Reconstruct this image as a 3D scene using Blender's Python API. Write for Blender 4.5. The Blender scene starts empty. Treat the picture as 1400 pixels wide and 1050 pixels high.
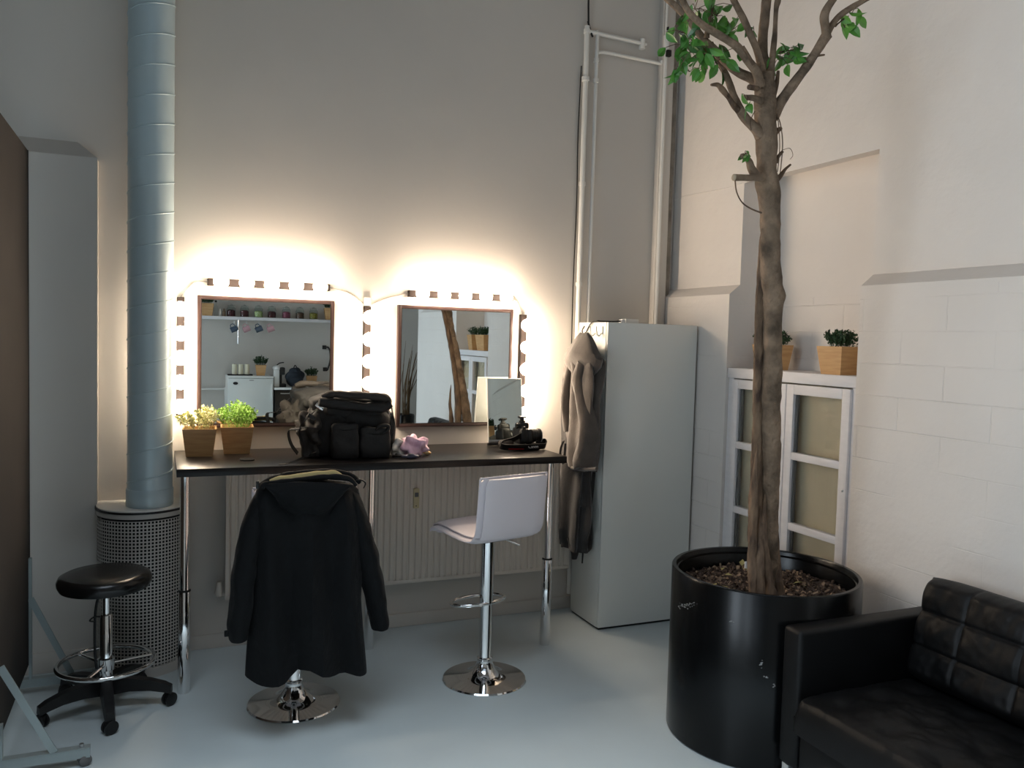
import bpy, bmesh, math, random
from mathutils import Vector as V, Matrix, noise
R = math.radians; PI = math.pi; TAU = 2*PI
random.seed(11)
sc = bpy.context.scene
C = sc.collection

# ------------------------------------------------------------------ camera frame
F, PITCH, ROLL, YAW, EYE = 1133.0, R(3.13), R(1.59), R(23.13), V((0, 0, 1.66))
fw = V((math.sin(YAW)*math.cos(PITCH), math.cos(YAW)*math.cos(PITCH), -math.sin(PITCH)))
r0 = V((math.cos(YAW), -math.sin(YAW), 0)); u0 = r0.cross(fw)
rt = r0*math.cos(ROLL)+u0*math.sin(ROLL); up = -r0*math.sin(ROLL)+u0*math.cos(ROLL)
def ray(x, y): return fw+rt*((x-700)/F)+up*((525-y)/F)
def onY(x, y, Y): d = ray(x, y); return EYE+d*((Y-EYE.y)/d.y)
def onX(x, y, X): d = ray(x, y); return EYE+d*((X-EYE.x)/d.x)
def onZ(x, y, Z=0.): d = ray(x, y); return EYE+d*((Z-EYE.z)/d.z)
MIR = 4.49
def seen(x, y, Y):            # what a mirror pixel shows, on the plane Y
    d = ray(x, y); p = EYE+d*(MIR/d.y); d2 = V((d.x, -d.y, d.z)); return p+d2*((Y-p.y)/d2.y)
cam = bpy.data.cameras.new('camera'); co = bpy.data.objects.new('camera', cam); C.objects.link(co)
cam.sensor_width = 36; cam.sensor_fit = 'HORIZONTAL'; cam.lens = 36*F/1400; cam.clip_start = .05; cam.clip_end = 100
co.matrix_world = Matrix(((rt.x, up.x, -fw.x, 0), (rt.y, up.y, -fw.y, 0), (rt.z, up.z, -fw.z, EYE.z), (0, 0, 0, 1)))
sc.camera = co
sc.view_settings.view_transform = 'Standard'; sc.view_settings.look = 'None'
sc.view_settings.gamma = 1; sc.view_settings.exposure = 0.0; sc.view_settings.use_curve_mapping = False

# ------------------------------------------------------------------ materials
def S(r, g, b):               # sRGB 0-255 to linear
    f = lambda c: (c/255/12.92) if c/255 <= .04045 else ((c/255+.055)/1.055)**2.4
    return (f(r), f(g), f(b), 1)
def mat(name, col, rough=.5, metal=0., var=0., vscale=8., bump=0., bscale=60., bdist=.002, spec=.5, coat=0., stretch=None, trans=0., sheen=0., ior=1.45, alpha=1, col2=None, rvar=0.):
    m = bpy.data.materials.new(name); m.use_nodes = True; nt = m.node_tree; b = nt.nodes['Principled BSDF']
    b.inputs['Base Color'].default_value = col; b.inputs['Roughness'].default_value = rough
    b.inputs['Metallic'].default_value = metal; b.inputs['Specular IOR Level'].default_value = spec
    b.inputs['Coat Weight'].default_value = coat; b.inputs['Transmission Weight'].default_value = trans
    b.inputs['Sheen Weight'].default_value = sheen; b.inputs['IOR'].default_value = ior; b.inputs['Alpha'].default_value = alpha
    tc = nt.nodes.new('ShaderNodeTexCoord'); out = tc.outputs['Object']
    if stretch:
        mp = nt.nodes.new('ShaderNodeMapping'); mp.inputs['Scale'].default_value = stretch
        nt.links.new(out, mp.inputs['Vector']); out = mp.outputs['Vector']
    if var or col2:
        n = nt.nodes.new('ShaderNodeTexNoise'); n.inputs['Scale'].default_value = vscale; n.inputs['Detail'].default_value = 5
        nt.links.new(out, n.inputs['Vector'])
        rp = nt.nodes.new('ShaderNodeValToRGB'); nt.links.new(n.outputs['Fac'], rp.inputs['Fac'])
        c2 = col2 or tuple(min(1, c*(1+var)) for c in col[:3])+(1,)
        c1 = col if col2 else tuple(c*(1-var) for c in col[:3])+(1,)
        rp.color_ramp.elements[0].position = .32; rp.color_ramp.elements[1].position = .68
        rp.color_ramp.elements[0].color = c1; rp.color_ramp.elements[1].color = c2
        nt.links.new(rp.outputs['Color'], b.inputs['Base Color'])
        if rvar:
            mr = nt.nodes.new('ShaderNodeMapRange'); mr.inputs['To Min'].default_value = rough-rvar; mr.inputs['To Max'].default_value = rough+rvar
            nt.links.new(n.outputs['Fac'], mr.inputs['Value']); nt.links.new(mr.outputs['Result'], b.inputs['Roughness'])
    if bump:
        n2 = nt.nodes.new('ShaderNodeTexNoise'); n2.inputs['Scale'].default_value = bscale; n2.inputs['Detail'].default_value = 6
        nt.links.new(out, n2.inputs['Vector'])
        bp = nt.nodes.new('ShaderNodeBump'); bp.inputs['Strength'].default_value = bump; bp.inputs['Distance'].default_value = bdist
        nt.links.new(n2.outputs['Fac'], bp.inputs['Height']); nt.links.new(bp.outputs['Normal'], b.inputs['Normal'])
    return m
def emis(name, col, s):
    m = bpy.data.materials.new(name); m.use_nodes = True; nt = m.node_tree
    b = nt.nodes['Principled BSDF']; b.inputs['Base Color'].default_value = (.8, .8, .8, 1)
    b.inputs['Emission Color'].default_value = col; b.inputs['Emission Strength'].default_value = s
    return m

M = {}
M['wall'] = mat('white_plaster', S(206, 201, 194), .85, var=.03, vscale=1.2, bump=.12, bscale=9, bdist=.01)
# block wall on the right: plaster over block courses
def block_wall():
    m = mat('painted_block_wall', S(224, 217, 210), .85, var=.035, vscale=1.5)
    nt = m.node_tree; b = nt.nodes['Principled BSDF']
    tc = nt.nodes.new('ShaderNodeTexCoord'); sp = nt.nodes.new('ShaderNodeSeparateXYZ'); cb = nt.nodes.new('ShaderNodeCombineXYZ')
    nt.links.new(tc.outputs['Object'], sp.inputs[0]); nt.links.new(sp.outputs['Y'], cb.inputs['X']); nt.links.new(sp.outputs['Z'], cb.inputs['Y'])
    br = nt.nodes.new('ShaderNodeTexBrick'); nt.links.new(cb.outputs[0], br.inputs['Vector'])
    br.inputs['Scale'].default_value = 1; br.inputs['Brick Width'].default_value = .44; br.inputs['Row Height'].default_value = .145
    br.inputs['Mortar Size'].default_value = .0035; br.inputs['Mortar Smooth'].default_value = .7
    br.inputs['Color1'].default_value = (1, 1, 1, 1); br.inputs['Color2'].default_value = (.82, .82, .82, 1); br.inputs['Mortar'].default_value = (.0, .0, .0, 1)
    n = nt.nodes.new('ShaderNodeTexNoise'); n.inputs['Scale'].default_value = 7; n.inputs['Detail'].default_value = 7
    nt.links.new(tc.outputs['Object'], n.inputs['Vector'])
    # courses only show on the lower, thicker part of the wall
    lt = nt.nodes.new('ShaderNodeMath'); lt.operation = 'LESS_THAN'; lt.inputs[1].default_value = 1.93; nt.links.new(sp.outputs['Z'], lt.inputs[0])
    # mask seams with noise so that they come and go
    n3 = nt.nodes.new('ShaderNodeTexNoise'); n3.inputs['Scale'].default_value = 1.9; nt.links.new(tc.outputs['Object'], n3.inputs['Vector'])
    mr = nt.nodes.new('ShaderNodeMapRange'); mr.inputs['From Min'].default_value = .42; mr.inputs['From Max'].default_value = .62; nt.links.new(n3.outputs['Fac'], mr.inputs['Value'])
    mul = nt.nodes.new('ShaderNodeMath'); mul.operation = 'MULTIPLY'; nt.links.new(lt.outputs[0], mul.inputs[0]); nt.links.new(mr.outputs[0], mul.inputs[1])
    m2 = nt.nodes.new('ShaderNodeMath'); m2.operation = 'MULTIPLY'; nt.links.new(br.outputs['Color'], m2.inputs[0]); nt.links.new(mul.outputs[0], m2.inputs[1])
    ad = nt.nodes.new('ShaderNodeMath'); ad.operation = 'MULTIPLY_ADD'; nt.links.new(n.outputs['Fac'], ad.inputs[0]); ad.inputs[1].default_value = 2.4; nt.links.new(m2.outputs[0], ad.inputs[2])
    bp = nt.nodes.new('ShaderNodeBump'); bp.inputs['Strength'].default_value = .6; bp.inputs['Distance'].default_value = .006
    nt.links.new(ad.outputs[0], bp.inputs['Height']); nt.links.new(bp.outputs['Normal'], b.inputs['Normal'])
    return m
M['block'] = block_wall()
M['floor'] = mat('poured_floor', S(196, 206, 208), .36, var=.06, vscale=1.6, bump=.05, bscale=4, bdist=.003, rvar=.06)
M['ceil'] = mat('grey_ceiling', S(120, 118, 116), .9)
M['rough_gap'] = mat('bare_mortar', S(140, 132, 122), .95, var=.25, vscale=12, bump=.8, bscale=22, bdist=.02)
M['gloss_white'] = mat('white_enamel', S(228, 227, 222), .35, bump=.03, bscale=30)
M['lacquer'] = mat('white_lacquer', S(224, 226, 221), .3, bump=.02, bscale=5)
M['joinery'] = mat('white_painted_wood', S(226, 222, 222), .5, var=.03, bump=.15, bscale=25, stretch=(1, 1, 6))
M['radiator'] = mat('radiator_enamel', S(222, 213, 202), .4)
M['duct'] = mat('pale_blue_duct', S(183, 201, 207), .36, metal=.15)
M['chrome'] = mat('chrome', (.78, .78, .78, 1), .07, 1)
M['steel'] = mat('brushed_steel', (.5, .5, .5, 1), .28, 1)
M['bar'] = mat('bronze_grey_bar', S(30, 24, 22), .75, spec=.15)
M['dull_steel'] = mat('zinc_frame', S(170, 182, 184), .45, .6)
M['mirror'] = mat('mirror_glass', (.8, .84, .83, 1), .0, 1)
M['dim_mirror'] = mat('darkened_mirror_glass', (.46, .5, .47, 1), .0, 1)  # glass colour darkened to stand in for a dark reflection
M['brown_frame'] = mat('dark_brown_frame', S(52, 36, 33), .45, var=.15, vscale=20, stretch=(1, 1, 1))
M['table'] = mat('black_brown_laminate', S(25, 22, 21), .32, var=.25, spec=.3, vscale=14, stretch=(1, 14, 14), bump=.08, bscale=30)
M['blk_leather'] = mat('black_leather', S(11, 11, 12), .5, spec=.3, bump=.35, bscale=170, bdist=.0012, var=.2, vscale=5, rvar=.07)
M['vinyl'] = mat('black_vinyl', S(20, 20, 20), .25, bump=.1, bscale=150)
M['wht_leather'] = mat('white_leather', S(226, 218, 222), .42, bump=.12, bscale=160, bdist=.001)
M['blk_plastic'] = mat('black_plastic', S(20, 20, 21), .45, bump=.05, bscale=120)
M['rubber'] = mat('grey_rubber', S(105, 105, 105), .7)
M['tub'] = mat('black_glazed_tub', S(9, 10, 11), .22, spec=.35, bump=.04, bscale=3, bdist=.01, rvar=.06, var=.3, vscale=3)
M['scuff'] = mat('pale_scuff', S(140, 140, 138), .8)
M['bamboo'] = mat('bamboo_wood', S(205, 163, 112), .45, col2=S(188, 143, 94), vscale=10, stretch=(1, 1, 9), bump=.05)
M['soil'] = mat('potting_soil', S(46, 34, 28), .95, var=.4, vscale=30, bump=1, bscale=50, bdist=.01)
M['chip1'] = mat('bark_chip_dark', S(62, 48, 40), .9, var=.3, vscale=30)
M['chip2'] = mat('bark_chip_tan', S(124, 104, 86), .9, var=.3, vscale=30)
M['dead_leaf'] = mat('dry_leaf', S(150, 142, 92), .8, var=.2, vscale=20)
M['leaf'] = mat('ficus_leaf', S(50, 104, 40), .3, col2=S(104, 158, 66), vscale=9)
M['leaf_lime'] = mat('lime_leaf', S(140, 178, 78), .5, var=.3, vscale=25)
M['leaf_lit'] = mat('lit_pale_leaf', S(176, 184, 118), .5, col2=S(222, 214, 170), vscale=45)  # pale yellow puts the bulbs' light into the leaf colour
M['leaf_dark'] = mat('dark_box_leaf', S(48, 74, 44), .45, var=.35, vscale=25)
M['bark'] = mat('tree_bark', S(128, 104, 82), .9, col2=S(66, 50, 40), vscale=26, bump=1, bscale=40, bdist=.02, stretch=(1, 1, .3))
M['bark2'] = mat('smooth_grey_bark', S(148, 124, 102), .85, col2=S(82, 68, 54), vscale=13, bump=1, bscale=30, bdist=.02)
M['cutwood'] = mat('cut_wood_end', S(170, 152, 128), .8)
M['coat'] = mat('black_coat_cotton', S(9, 11, 13), .8, spec=.25, bump=.6, bscale=18, bdist=.014, sheen=.03)
M['khaki'] = mat('khaki_lining', S(176, 160, 112), .9, bump=.4, bscale=60, bdist=.004)
M['robe'] = mat('grey_brown_fleece', S(80, 72, 66), .95, var=.15, vscale=14, bump=.5, bscale=120, bdist=.003, sheen=.3)
M['robe_dk'] = mat('charcoal_fleece', S(50, 47, 46), .95, var=.15, vscale=14, bump=.5, bscale=120, bdist=.003, sheen=.3)
M['bag'] = mat('black_nylon', S(20, 20, 21), .6, bump=.5, bscale=28, bdist=.008)
M['bag_grey'] = mat('worn_black_nylon', S(52, 48, 45), .75, bump=.5, bscale=22, bdist=.01)
M['strap'] = mat('black_webbing', S(18, 18, 18), .6, bump=.3, bscale=200)
M['red'] = mat('red_print', S(180, 40, 40), .5)
M['white_print'] = mat('white_print', S(225, 225, 225), .5)
M['pink'] = mat('pink_plastic_film', S(244, 200, 222), .3, bump=.6, bscale=30, bdist=.01, var=.15, vscale=30)
M['clear_film'] = mat('milky_film', S(225, 220, 210), .25, bump=.6, bscale=30, bdist=.01)
M['orange'] = mat('orange_wrap', S(220, 140, 70), .4, col2=S(235, 215, 160), vscale=60)
M['blue_grey'] = mat('blue_grey_print', S(80, 84, 110), .5, col2=S(24, 24, 28), vscale=60)
M['disc'] = mat('matt_black_plastic', S(20, 20, 20), .8, spec=.2)
M['board'] = mat('dark_backdrop_cloth', S(50, 45, 42), .9, var=.15, vscale=3, bump=.3, bscale=200)
M['beige'] = mat('beige_blind', S(214, 202, 172), .8, var=.03)
M['pane'] = mat('clear_pane', (1, 1, 1, 1), .02, trans=1, ior=1.3, spec=.5)
M['jar'] = mat('jar_glass', (.9, .95, .93, 1), .03, trans=1, ior=1.2)
M['lens'] = mat('coated_lens_glass', S(20, 20, 30), .03, coat=1)
M['grille'] = mat('grille_enamel', S(190, 186, 180), .45)
M['dark_in'] = mat('dark_inside', S(24, 24, 24), .9)
M['cable'] = mat('black_cable', S(22, 22, 22), .5)
M['grey_cable'] = mat('grey_cable', S(150, 145, 138), .5)
M['tag'] = mat('ivory_plastic', S(200, 188, 150), .5)
M['candy_red'] = mat('dark_red_sweets', S(110, 34, 38), .5, col2=S(50, 20, 24), vscale=60)
M['candy_green'] = mat('green_sweets', S(150, 180, 60), .5, col2=S(230, 230, 190), vscale=60)
M['candy_pink'] = mat('pink_sweets', S(190, 90, 120), .5, col2=S(90, 30, 50), vscale=60)
M['candy_brown'] = mat('brown_sweets', S(120, 80, 50), .5, col2=S(60, 34, 26), vscale=60)
M['candy_yellow'] = mat('yellow_sweets', S(190, 180, 60), .5, col2=S(90, 70, 30), vscale=60)
M['mug_blue'] = mat('slate_blue_glaze', S(74, 88, 104), .3)
M['mug_pink'] = mat('rose_glaze', S(205, 160, 165), .3)
M['candle'] = mat('ivory_candle', S(225, 220, 195), .6)
M['navy'] = mat('navy_nylon', S(28, 36, 46), .7, bump=.5, bscale=25, bdist=.01)
M['drygrass'] = mat('dry_branch', S(90, 70, 48), .9)
M['bulb'] = emis('lit_frosted_bulb', (1, .80, .60, 1), 70)

# ------------------------------------------------------------------ mesh helpers
def xf(loc=(0, 0, 0), rot=(0, 0, 0), sc_=(1, 1, 1)):
    return Matrix.LocRotScale(V(loc), __import__('mathutils').Euler(rot), V(sc_))
def box(bm, lo, hi, bev=0., mtx=None, seg=2):
    lo = V(lo); hi = V(hi); c = (lo+hi)/2; s = hi-lo
    g = bmesh.ops.create_cube(bm, size=1, matrix=Matrix.Translation(c) @ Matrix.Diagonal((abs(s.x), abs(s.y), abs(s.z), 1)))
    vs = g['verts']
    if bev:
        es = list({e for v in vs for e in v.link_edges})
        g2 = bmesh.ops.bevel(bm, geom=es, offset=bev, segments=seg, affect='EDGES', profile=.5)
        vs = list({v for f in g2['faces'] for v in f.verts} | {v for v in vs if v.is_valid})
    if mtx is not None: bmesh.ops.transform(bm, matrix=mtx, verts=vs)
    return vs
def loft(bm, rings, closed=True, caps=True):
    rr = [[bm.verts.new(p) for p in r] for r in rings]; n = len(rr[0])
    for a, b in zip(rr, rr[1:]):
        for i in range(n if closed else n-1):
            j = (i+1) % n
            try: bm.faces.new((a[i], a[j], b[j], b[i]))
            except ValueError: pass
    if caps and closed and n > 2:
        try: bm.faces.new(list(reversed(rr[0]))); bm.faces.new(rr[-1])
        except ValueError: pass
    return rr
def smooth_path(pts, n=6):
    P = [V(p) for p in pts]
    if len(P) < 3: return P
    out = []
    for i in range(len(P)-1):
        a = P[max(0, i-1)]; b = P[i]; c = P[i+1]; d = P[min(len(P)-1, i+2)]
        for k in range(n):
            t = k/n
            out.append(.5*((2*b)+(c-a)*t+(2*a-5*b+4*c-d)*t*t+(3*b-a-3*c+d)*t**3))
    out.append(P[-1]); return out
def tube(bm, pts, r, seg=10, closed=False, caps=True, flat=1., nz=None):
    P = [V(p) for p in pts]; n = len(P)
    rad = r if isinstance(r, (list, tuple)) else [r]*n
    if len(rad) != n: rad = [rad[min(len(rad)-1, int(i*(len(rad)-1)/(n-1)))]*(1-((i*(len(rad)-1)/(n-1)) % 1))+rad[min(len(rad)-1, int(i*(len(rad)-1)/(n-1))+1)]*((i*(len(rad)-1)/(n-1)) % 1) for i in range(n)]
    rings = []; t0 = (P[1]-P[0]).normalized()
    nrm = V((0, 0, 1)).cross(t0)
    if nrm.length < .1: nrm = V((1, 0, 0)).cross(t0)
    nrm.normalize()
    for i in range(n):
        if closed: t = (P[(i+1) % n]-P[i-1])
        else: t = P[min(n-1, i+1)]-P[max(0, i-1)]
        if t.length < 1e-9: t = t0
        t = t.normalized(); nrm = (nrm-t*nrm.dot(t)).normalized(); b = t.cross(nrm)
        ring = []
        for k in range(seg):
            a = TAU*k/seg; q = rad[i]
            if nz: q *= 1+nz(P[i], a)
            ring.append(P[i]+nrm*math.cos(a)*q+b*math.sin(a)*q*flat)
        rings.append(ring)
    if closed:
        rr = [[bm.verts.new(p) for p in r] for r in rings]
        for i in range(n):
            a = rr[i]; b = rr[(i+1) % n]
            # find best rotation for last link
            off = 0
            if i == n-1: off = min(range(seg), key=lambda o: (a[0].co-b[o].co).length)
            for k in range(seg): bm.faces.new((a[k], a[(k+1) % seg], b[(k+1+off) % seg], b[(k+off) % seg]))
    else: loft(bm, rings, caps=caps)
def cyl(bm, a, b, r, r2=None, seg=24): tube(bm, [a, b], [r, r if r2 is None else r2], seg)
def lathe(bm, prof, c=(0, 0, 0), seg=40, ax=None, caps=True):
    c = V(c); rings = []
    for (r, z) in prof:
        ring = []
        for k in range(seg):
            a = TAU*k/seg; p = V((max(r, 1e-4)*math.cos(a), max(r, 1e-4)*math.sin(a), z))
            if ax is not None: p = ax @ p
            ring.append(c+p)
        rings.append(ring)
    loft(bm, rings, caps=caps)
def ball(bm, c, r, sub=3, s=(1, 1, 1), nz=0., nf=10, mtx=None):
    g = bmesh.ops.create_icosphere(bm, subdivisions=sub, radius=1)
    for v in g['verts']:
        k = 1+(noise.noise(v.co*nf*.1+V(c)*3)*nz if nz else 0)
        v.co = V((v.co.x*r*s[0]*k, v.co.y*r*s[1]*k, v.co.z*r*s[2]*k))
        if mtx is not None: v.co = mtx @ v.co
        v.co += V(c)
    return g['verts']
def sbox(bm, c, size, n=10, p=4., wob=0., wf=6., rz=0., pinch=None):
    """soft box: superellipsoid with wobble, for cushions, bags"""
    out = bm; bm = bmesh.new(); bmesh.ops.create_cube(bm, size=2)
    bmesh.ops.subdivide_edges(bm, edges=bm.edges[:], cuts=n, use_grid_fill=True); vs = bm.verts[:]
    cs, sn = math.cos(rz), math.sin(rz)
    for v in vs:
        q = v.co.copy(); d = (abs(q.x)**p+abs(q.y)**p+abs(q.z)**p)**(1/p); q /= d
        if pinch: q = pinch(q)
        q = V((q.x*size[0]/2, q.y*size[1]/2, q.z*size[2]/2))
        if wob: q += q.normalized()*noise.noise(q*wf+V(c)*2.3)*wob
        v.co = V((q.x*cs-q.y*sn, q.x*sn+q.y*cs, q.z))+V(c)
    me = bpy.data.meshes.new('tmp'); bm.to_mesh(me); bm.free(); out.from_mesh(me); bpy.data.meshes.remove(me)
def obj(name, bm, m, parent=None, smooth=True, ang=40, sub=0, solid=0.):
    bmesh.ops.recalc_face_normals(bm, faces=bm.faces)
    me = bpy.data.meshes.new(name); bm.to_mesh(me); bm.free()
    for k in (m if isinstance(m, (list, tuple)) else [m]): me.materials.append(k)
    if smooth: me.shade_smooth(); me.set_sharp_from_angle(angle=R(ang))
    o = bpy.data.objects.new(name, me); C.objects.link(o)
    if parent is not None: o.parent = parent; o.matrix_parent_inverse = W(parent).inverted()
    if solid: s = o.modifiers.new('thickness', 'SOLIDIFY'); s.thickness = solid; s.offset = 0
    if sub: s = o.modifiers.new('subdivision', 'SUBSURF'); s.levels = sub; s.render_levels = sub
    return o
def W(o):
    m = Matrix.LocRotScale(o.location, o.rotation_euler, o.scale)
    return (W(o.parent) @ o.matrix_parent_inverse @ m) if o.parent else m
def tag(o, label, cat, group=None):
    o['label'] = label; o['category'] = cat
    if group: o['group'] = group
    return o
def thing(name, label, cat, loc=(0, 0, 0), group=None, rz=0.):
    o = bpy.data.objects.new(name, None); o.empty_display_size = .05; C.objects.link(o); o.location = loc; o.rotation_euler = (0, 0, rz)
    return tag(o, label, cat, group)
def struct(name, bm, m, parent=None, **k):
    o = obj(name, bm, m, parent, **k)
    if parent is None: o['kind'] = 'structure'
    return o
def copy_tree(o, parent=None):
    c = o.copy(); C.objects.link(c)
    if parent is not None: c.parent = parent
    for ch in list(o.children): copy_tree(ch, c)
    return c
B = bmesh.new
def text(name, s, size, mtx, m, parent=None, ext=.0004):
    cu = bpy.data.curves.new(name, 'FONT'); cu.body = s; cu.size = size; cu.align_x = 'CENTER'; cu.align_y = 'CENTER'; cu.extrude = ext
    o = bpy.data.objects.new(name, cu); C.objects.link(o); o.matrix_world = mtx
    dg = bpy.context.evaluated_depsgraph_get(); me = bpy.data.meshes.new_from_object(o.evaluated_get(dg)); bpy.data.objects.remove(o)
    n = bpy.data.objects.new(name, me); C.objects.link(n); me.materials.clear(); me.materials.append(m); me.transform(mtx)
    if parent is not None: n.parent = parent; n.matrix_parent_inverse = W(parent).inverted()
    return n

# ------------------------------------------------------------------ the room
WB = 4.52; WX = 3.02; WL = 2.95; H = 4.6
bm = B(); box(bm, (-3.4, -4.2, -.2), (5, 4.9, 0)); struct('floor', bm, M['floor'], smooth=False)
bm = B()   # ceiling with a skylight opening
SX0, SX1, SY0, SY1 = -1.5, 1.1, -1.6, 1.9
for lo, hi in (((-3.4, -4.2), (5, SY0)), ((-3.4, SY1), (5, 4.9)), ((-3.4, SY0), (SX0, SY1)), ((SX1, SY0), (5, SY1))):
    box(bm, (lo[0], lo[1], H), (hi[0], hi[1], H+.3))
struct('ceiling', bm, M['ceil'], smooth=False)
bm = B(); box(bm, (-3.4, WB, 0), (3.4, WB+.3, H)); struct('wall_back', bm, M['wall'], smooth=False)
bm = B(); box(bm, (-3.4, -4.3, 0), (5, -4.0, H)); struct('wall_front', bm, M['wall'], smooth=False)
bm = B(); box(bm, (4.8, -4.0, 0), (5, -.85, H)); struct('wall_alcove', bm, M['wall'], smooth=False)
# left wall with three tall window openings
bm = B(); wins = [(-3.2, -2.0), (-1.5, -.3), (.2, 1.4)]; z0, z1 = 1.0, 3.6
box(bm, (-3.4, -4, 0), (-3.1, WB, z0)); box(bm, (-3.4, -4, z1), (-3.1, WB, H))
ys = [-4]+[y for w in wins for y in w]+[WB]
for i in range(0, len(ys), 2): box(bm, (-3.4, ys[i], z0), (-3.1, ys[i+1], z1))
struct('wall_left', bm, M['wall'], smooth=False)
for i, (a, b) in enumerate(wins):
    bm = B(); c = (a+b)/2; fx = -3.27
    for y in (a+.03, c, b-.03): box(bm, (fx-.03, y-.03, z0), (fx+.03, y+.03, z1))
    for z in (z0+.03, 2.2, z1-.03): box(bm, (fx-.03, a, z-.03), (fx+.03, b, z+.03))
    w = struct('window_%d' % (i+1), bm, M['joinery'], smooth=False)
    bm = B(); box(bm, (fx-.004, a, z0), (fx+.004, b, z1)); obj('window_glass', bm, M['pane'], w, smooth=False)
bm = B(); n = 3
for k in range(n+1):
    x = SX0+(SX1-SX0)*k/n; box(bm, (x-.03, SY0, H+.1), (x+.03, SY1, H+.2))
for k in range(3):
    y = SY0+(SY1-SY0)*k/2; box(bm, (SX0, y-.03, H+.1), (SX1, y+.03, H+.2))
w = struct('window_4', bm, M['joinery'], smooth=False)
bm = B(); box(bm, (SX0, SY0, H+.14), (SX1, SY1, H+.15)); obj('window_glass', bm, M['pane'], w, smooth=False)

# right wall: thicker below, two niches
NI = [(2.88, 3.83, 2.57), (.5, 1.46, 2.57)]
bm = B()
segs = [(-.85, .5), (1.46, 2.88), (3.83, WB)]
def wedge(bm, y0, y1, xa, za, xb, zb, xc=3.4):
    p = [(xa, za), (xb, zb), (xc, zb), (xc, za)]
    loft(bm, [[V((x, y0, z)) for x, z in p], [V((x, y1, z)) for x, z in p]])
for a, b in segs:
    box(bm, (WL, a, 0), (3.4, b, 1.945)); wedge(bm, a, b, WL, 1.945, WX, 2.0)
    box(bm, (WX, a, 2.0), (3.4, b, 2.57))
box(bm, (WX, -.85, 2.64), (3.4, WB, H))
for a, b in segs: box(bm, (WX, a, 2.57), (3.4, b, 2.64))
for a, b, t in NI:
    box(bm, (3.27, a, 0), (3.4, b, 2.64))
    loft(bm, [[V((WX, y, 2.57)), V((3.27, y, 2.622)), V((3.27, y, 2.64)), V((WX, y, 2.64))] for y in (a, b)])
box(bm, (3.0, -1.1, 0), (4.85, -.85, H))
struct('wall_right', bm, M['block'], smooth=False)
# rough gap and painted board in the corner
bm = B(); n = 60; rings = []
for k in range(n+1):
    z = 1.96+(H-1.96)*k/n; w1 = .012*noise.noise(V((0, 3, z*2.2)))
    rings.append([V((2.90, 4.485, z)), V((2.985+w1, 4.485, z)), V((2.985+w1, WB+.01, z)), V((2.90, WB+.01, z))])
loft(bm, rings); struct('trim_1', bm, M['rough_gap'])
bm = B(); box(bm, (2.86, 4.465, 0), (2.945, WB-.001, H), .004); struct('trim_2', bm, M['wall'])
# faint plaster ridge on the right wall above the niche and to its left
p1 = [onX(x, y, WX+.001) for x, y in ((905, 283), (930, 270), (965, 263), (1000, 256), (1025, 247))]
bm = B(); tube(bm, smooth_path(p1, 4), .004, 6); o = obj('trim_3', bm, M['block']); o['kind'] = 'structure'
# pilaster with sloped top on the left
bm = B(); box(bm, (-3.1, 4.44, 0), (-.272, WB, 2.46)); 
loft(bm, [[V((-3.1, 4.44, 2.46)), V((-3.1, WB, 2.46)), V((-3.1, WB, 2.54))], [V((-.272, 4.44, 2.46)), V((-.272, WB, 2.46)), V((-.36, WB, 2.54))]])
struct('trim_4', bm, M['wall'], smooth=False)
bm = B(); box(bm, (-.27, WB-.012, 0), (2.95, WB, .075), .003); struct('baseboard_back', bm, M['wall'])
bm = B(); box(bm, (-3.1, 4.428, 0), (-.272, 4.44, .10), .003); struct('baseboard_left', bm, M['wall'])

# ------------------------------------------------------------------ daylight
wd = bpy.data.worlds.new('sky'); sc.world = wd; wd.use_nodes = True
bg = wd.node_tree.nodes['Background']; bg.inputs[0].default_value = (.55, .68, .85, 1); bg.inputs[1].default_value = 1.0
def area(name, loc, rot, sx, sy, col, e, sp=180):
    l = bpy.data.lights.new(name, 'AREA'); l.shape = 'RECTANGLE'; l.size = sx; l.size_y = sy; l.color = col; l.energy = e; l.spread = R(sp)
    o = bpy.data.objects.new(name, l); C.objects.link(o); o.location = loc; o.rotation_euler = rot; return o
DAY = (.79, .90, 1.0)
area('skylight_daylight', ((SX0+SX1)/2, (SY0+SY1)/2, H+.05), (0, 0, 0), SX1-SX0-.1, SY1-SY0-.1, DAY, 104, 78)
for i, (a, b) in enumerate(wins):
    area('window_daylight', (-3.2, (a+b)/2, (z0+z1)/2), (0, R(-90), 0), z1-z0-.1, b-a-.1, DAY, 21, 90)

# ------------------------------------------------------------------ pipes
pipes = thing('heating_pipe_run', 'thin white painted pipes climbing the wall behind the white cabinet', 'pipe', (2.34, 4.49, 0))
PY = 4.485
def ppt(*a): return [V((x, PY, z)) for x, z in a]
bm = B(); tube(bm, ppt((2.338, .1), (2.338, 3.53)), .0155, 12); obj('riser', bm, M['gloss_white'], pipes)
a = onY(878, 58, PY)
bm = B(); tube(bm, ppt((2.338, 3.50), (a.x, 3.49)), .0135, 12); tube(bm, ppt((a.x, 3.515), (a.x, 3.455)), .018, 12); tube(bm, ppt((a.x-.01, 3.49), (a.x+.03, 3.49)), .009, 10); obj('branch_pipe', bm, M['gloss_white'], pipes)
bm = B(); tube(bm, smooth_path(ppt((2.408, 1.0), (2.408, 3.33), (2.412, 3.375), (2.45, 3.395), (2.6, 3.395), (2.868, 3.39)), 5), .011, 12); obj('loop_pipe', bm, M['gloss_white'], pipes)
bm = B()
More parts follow.
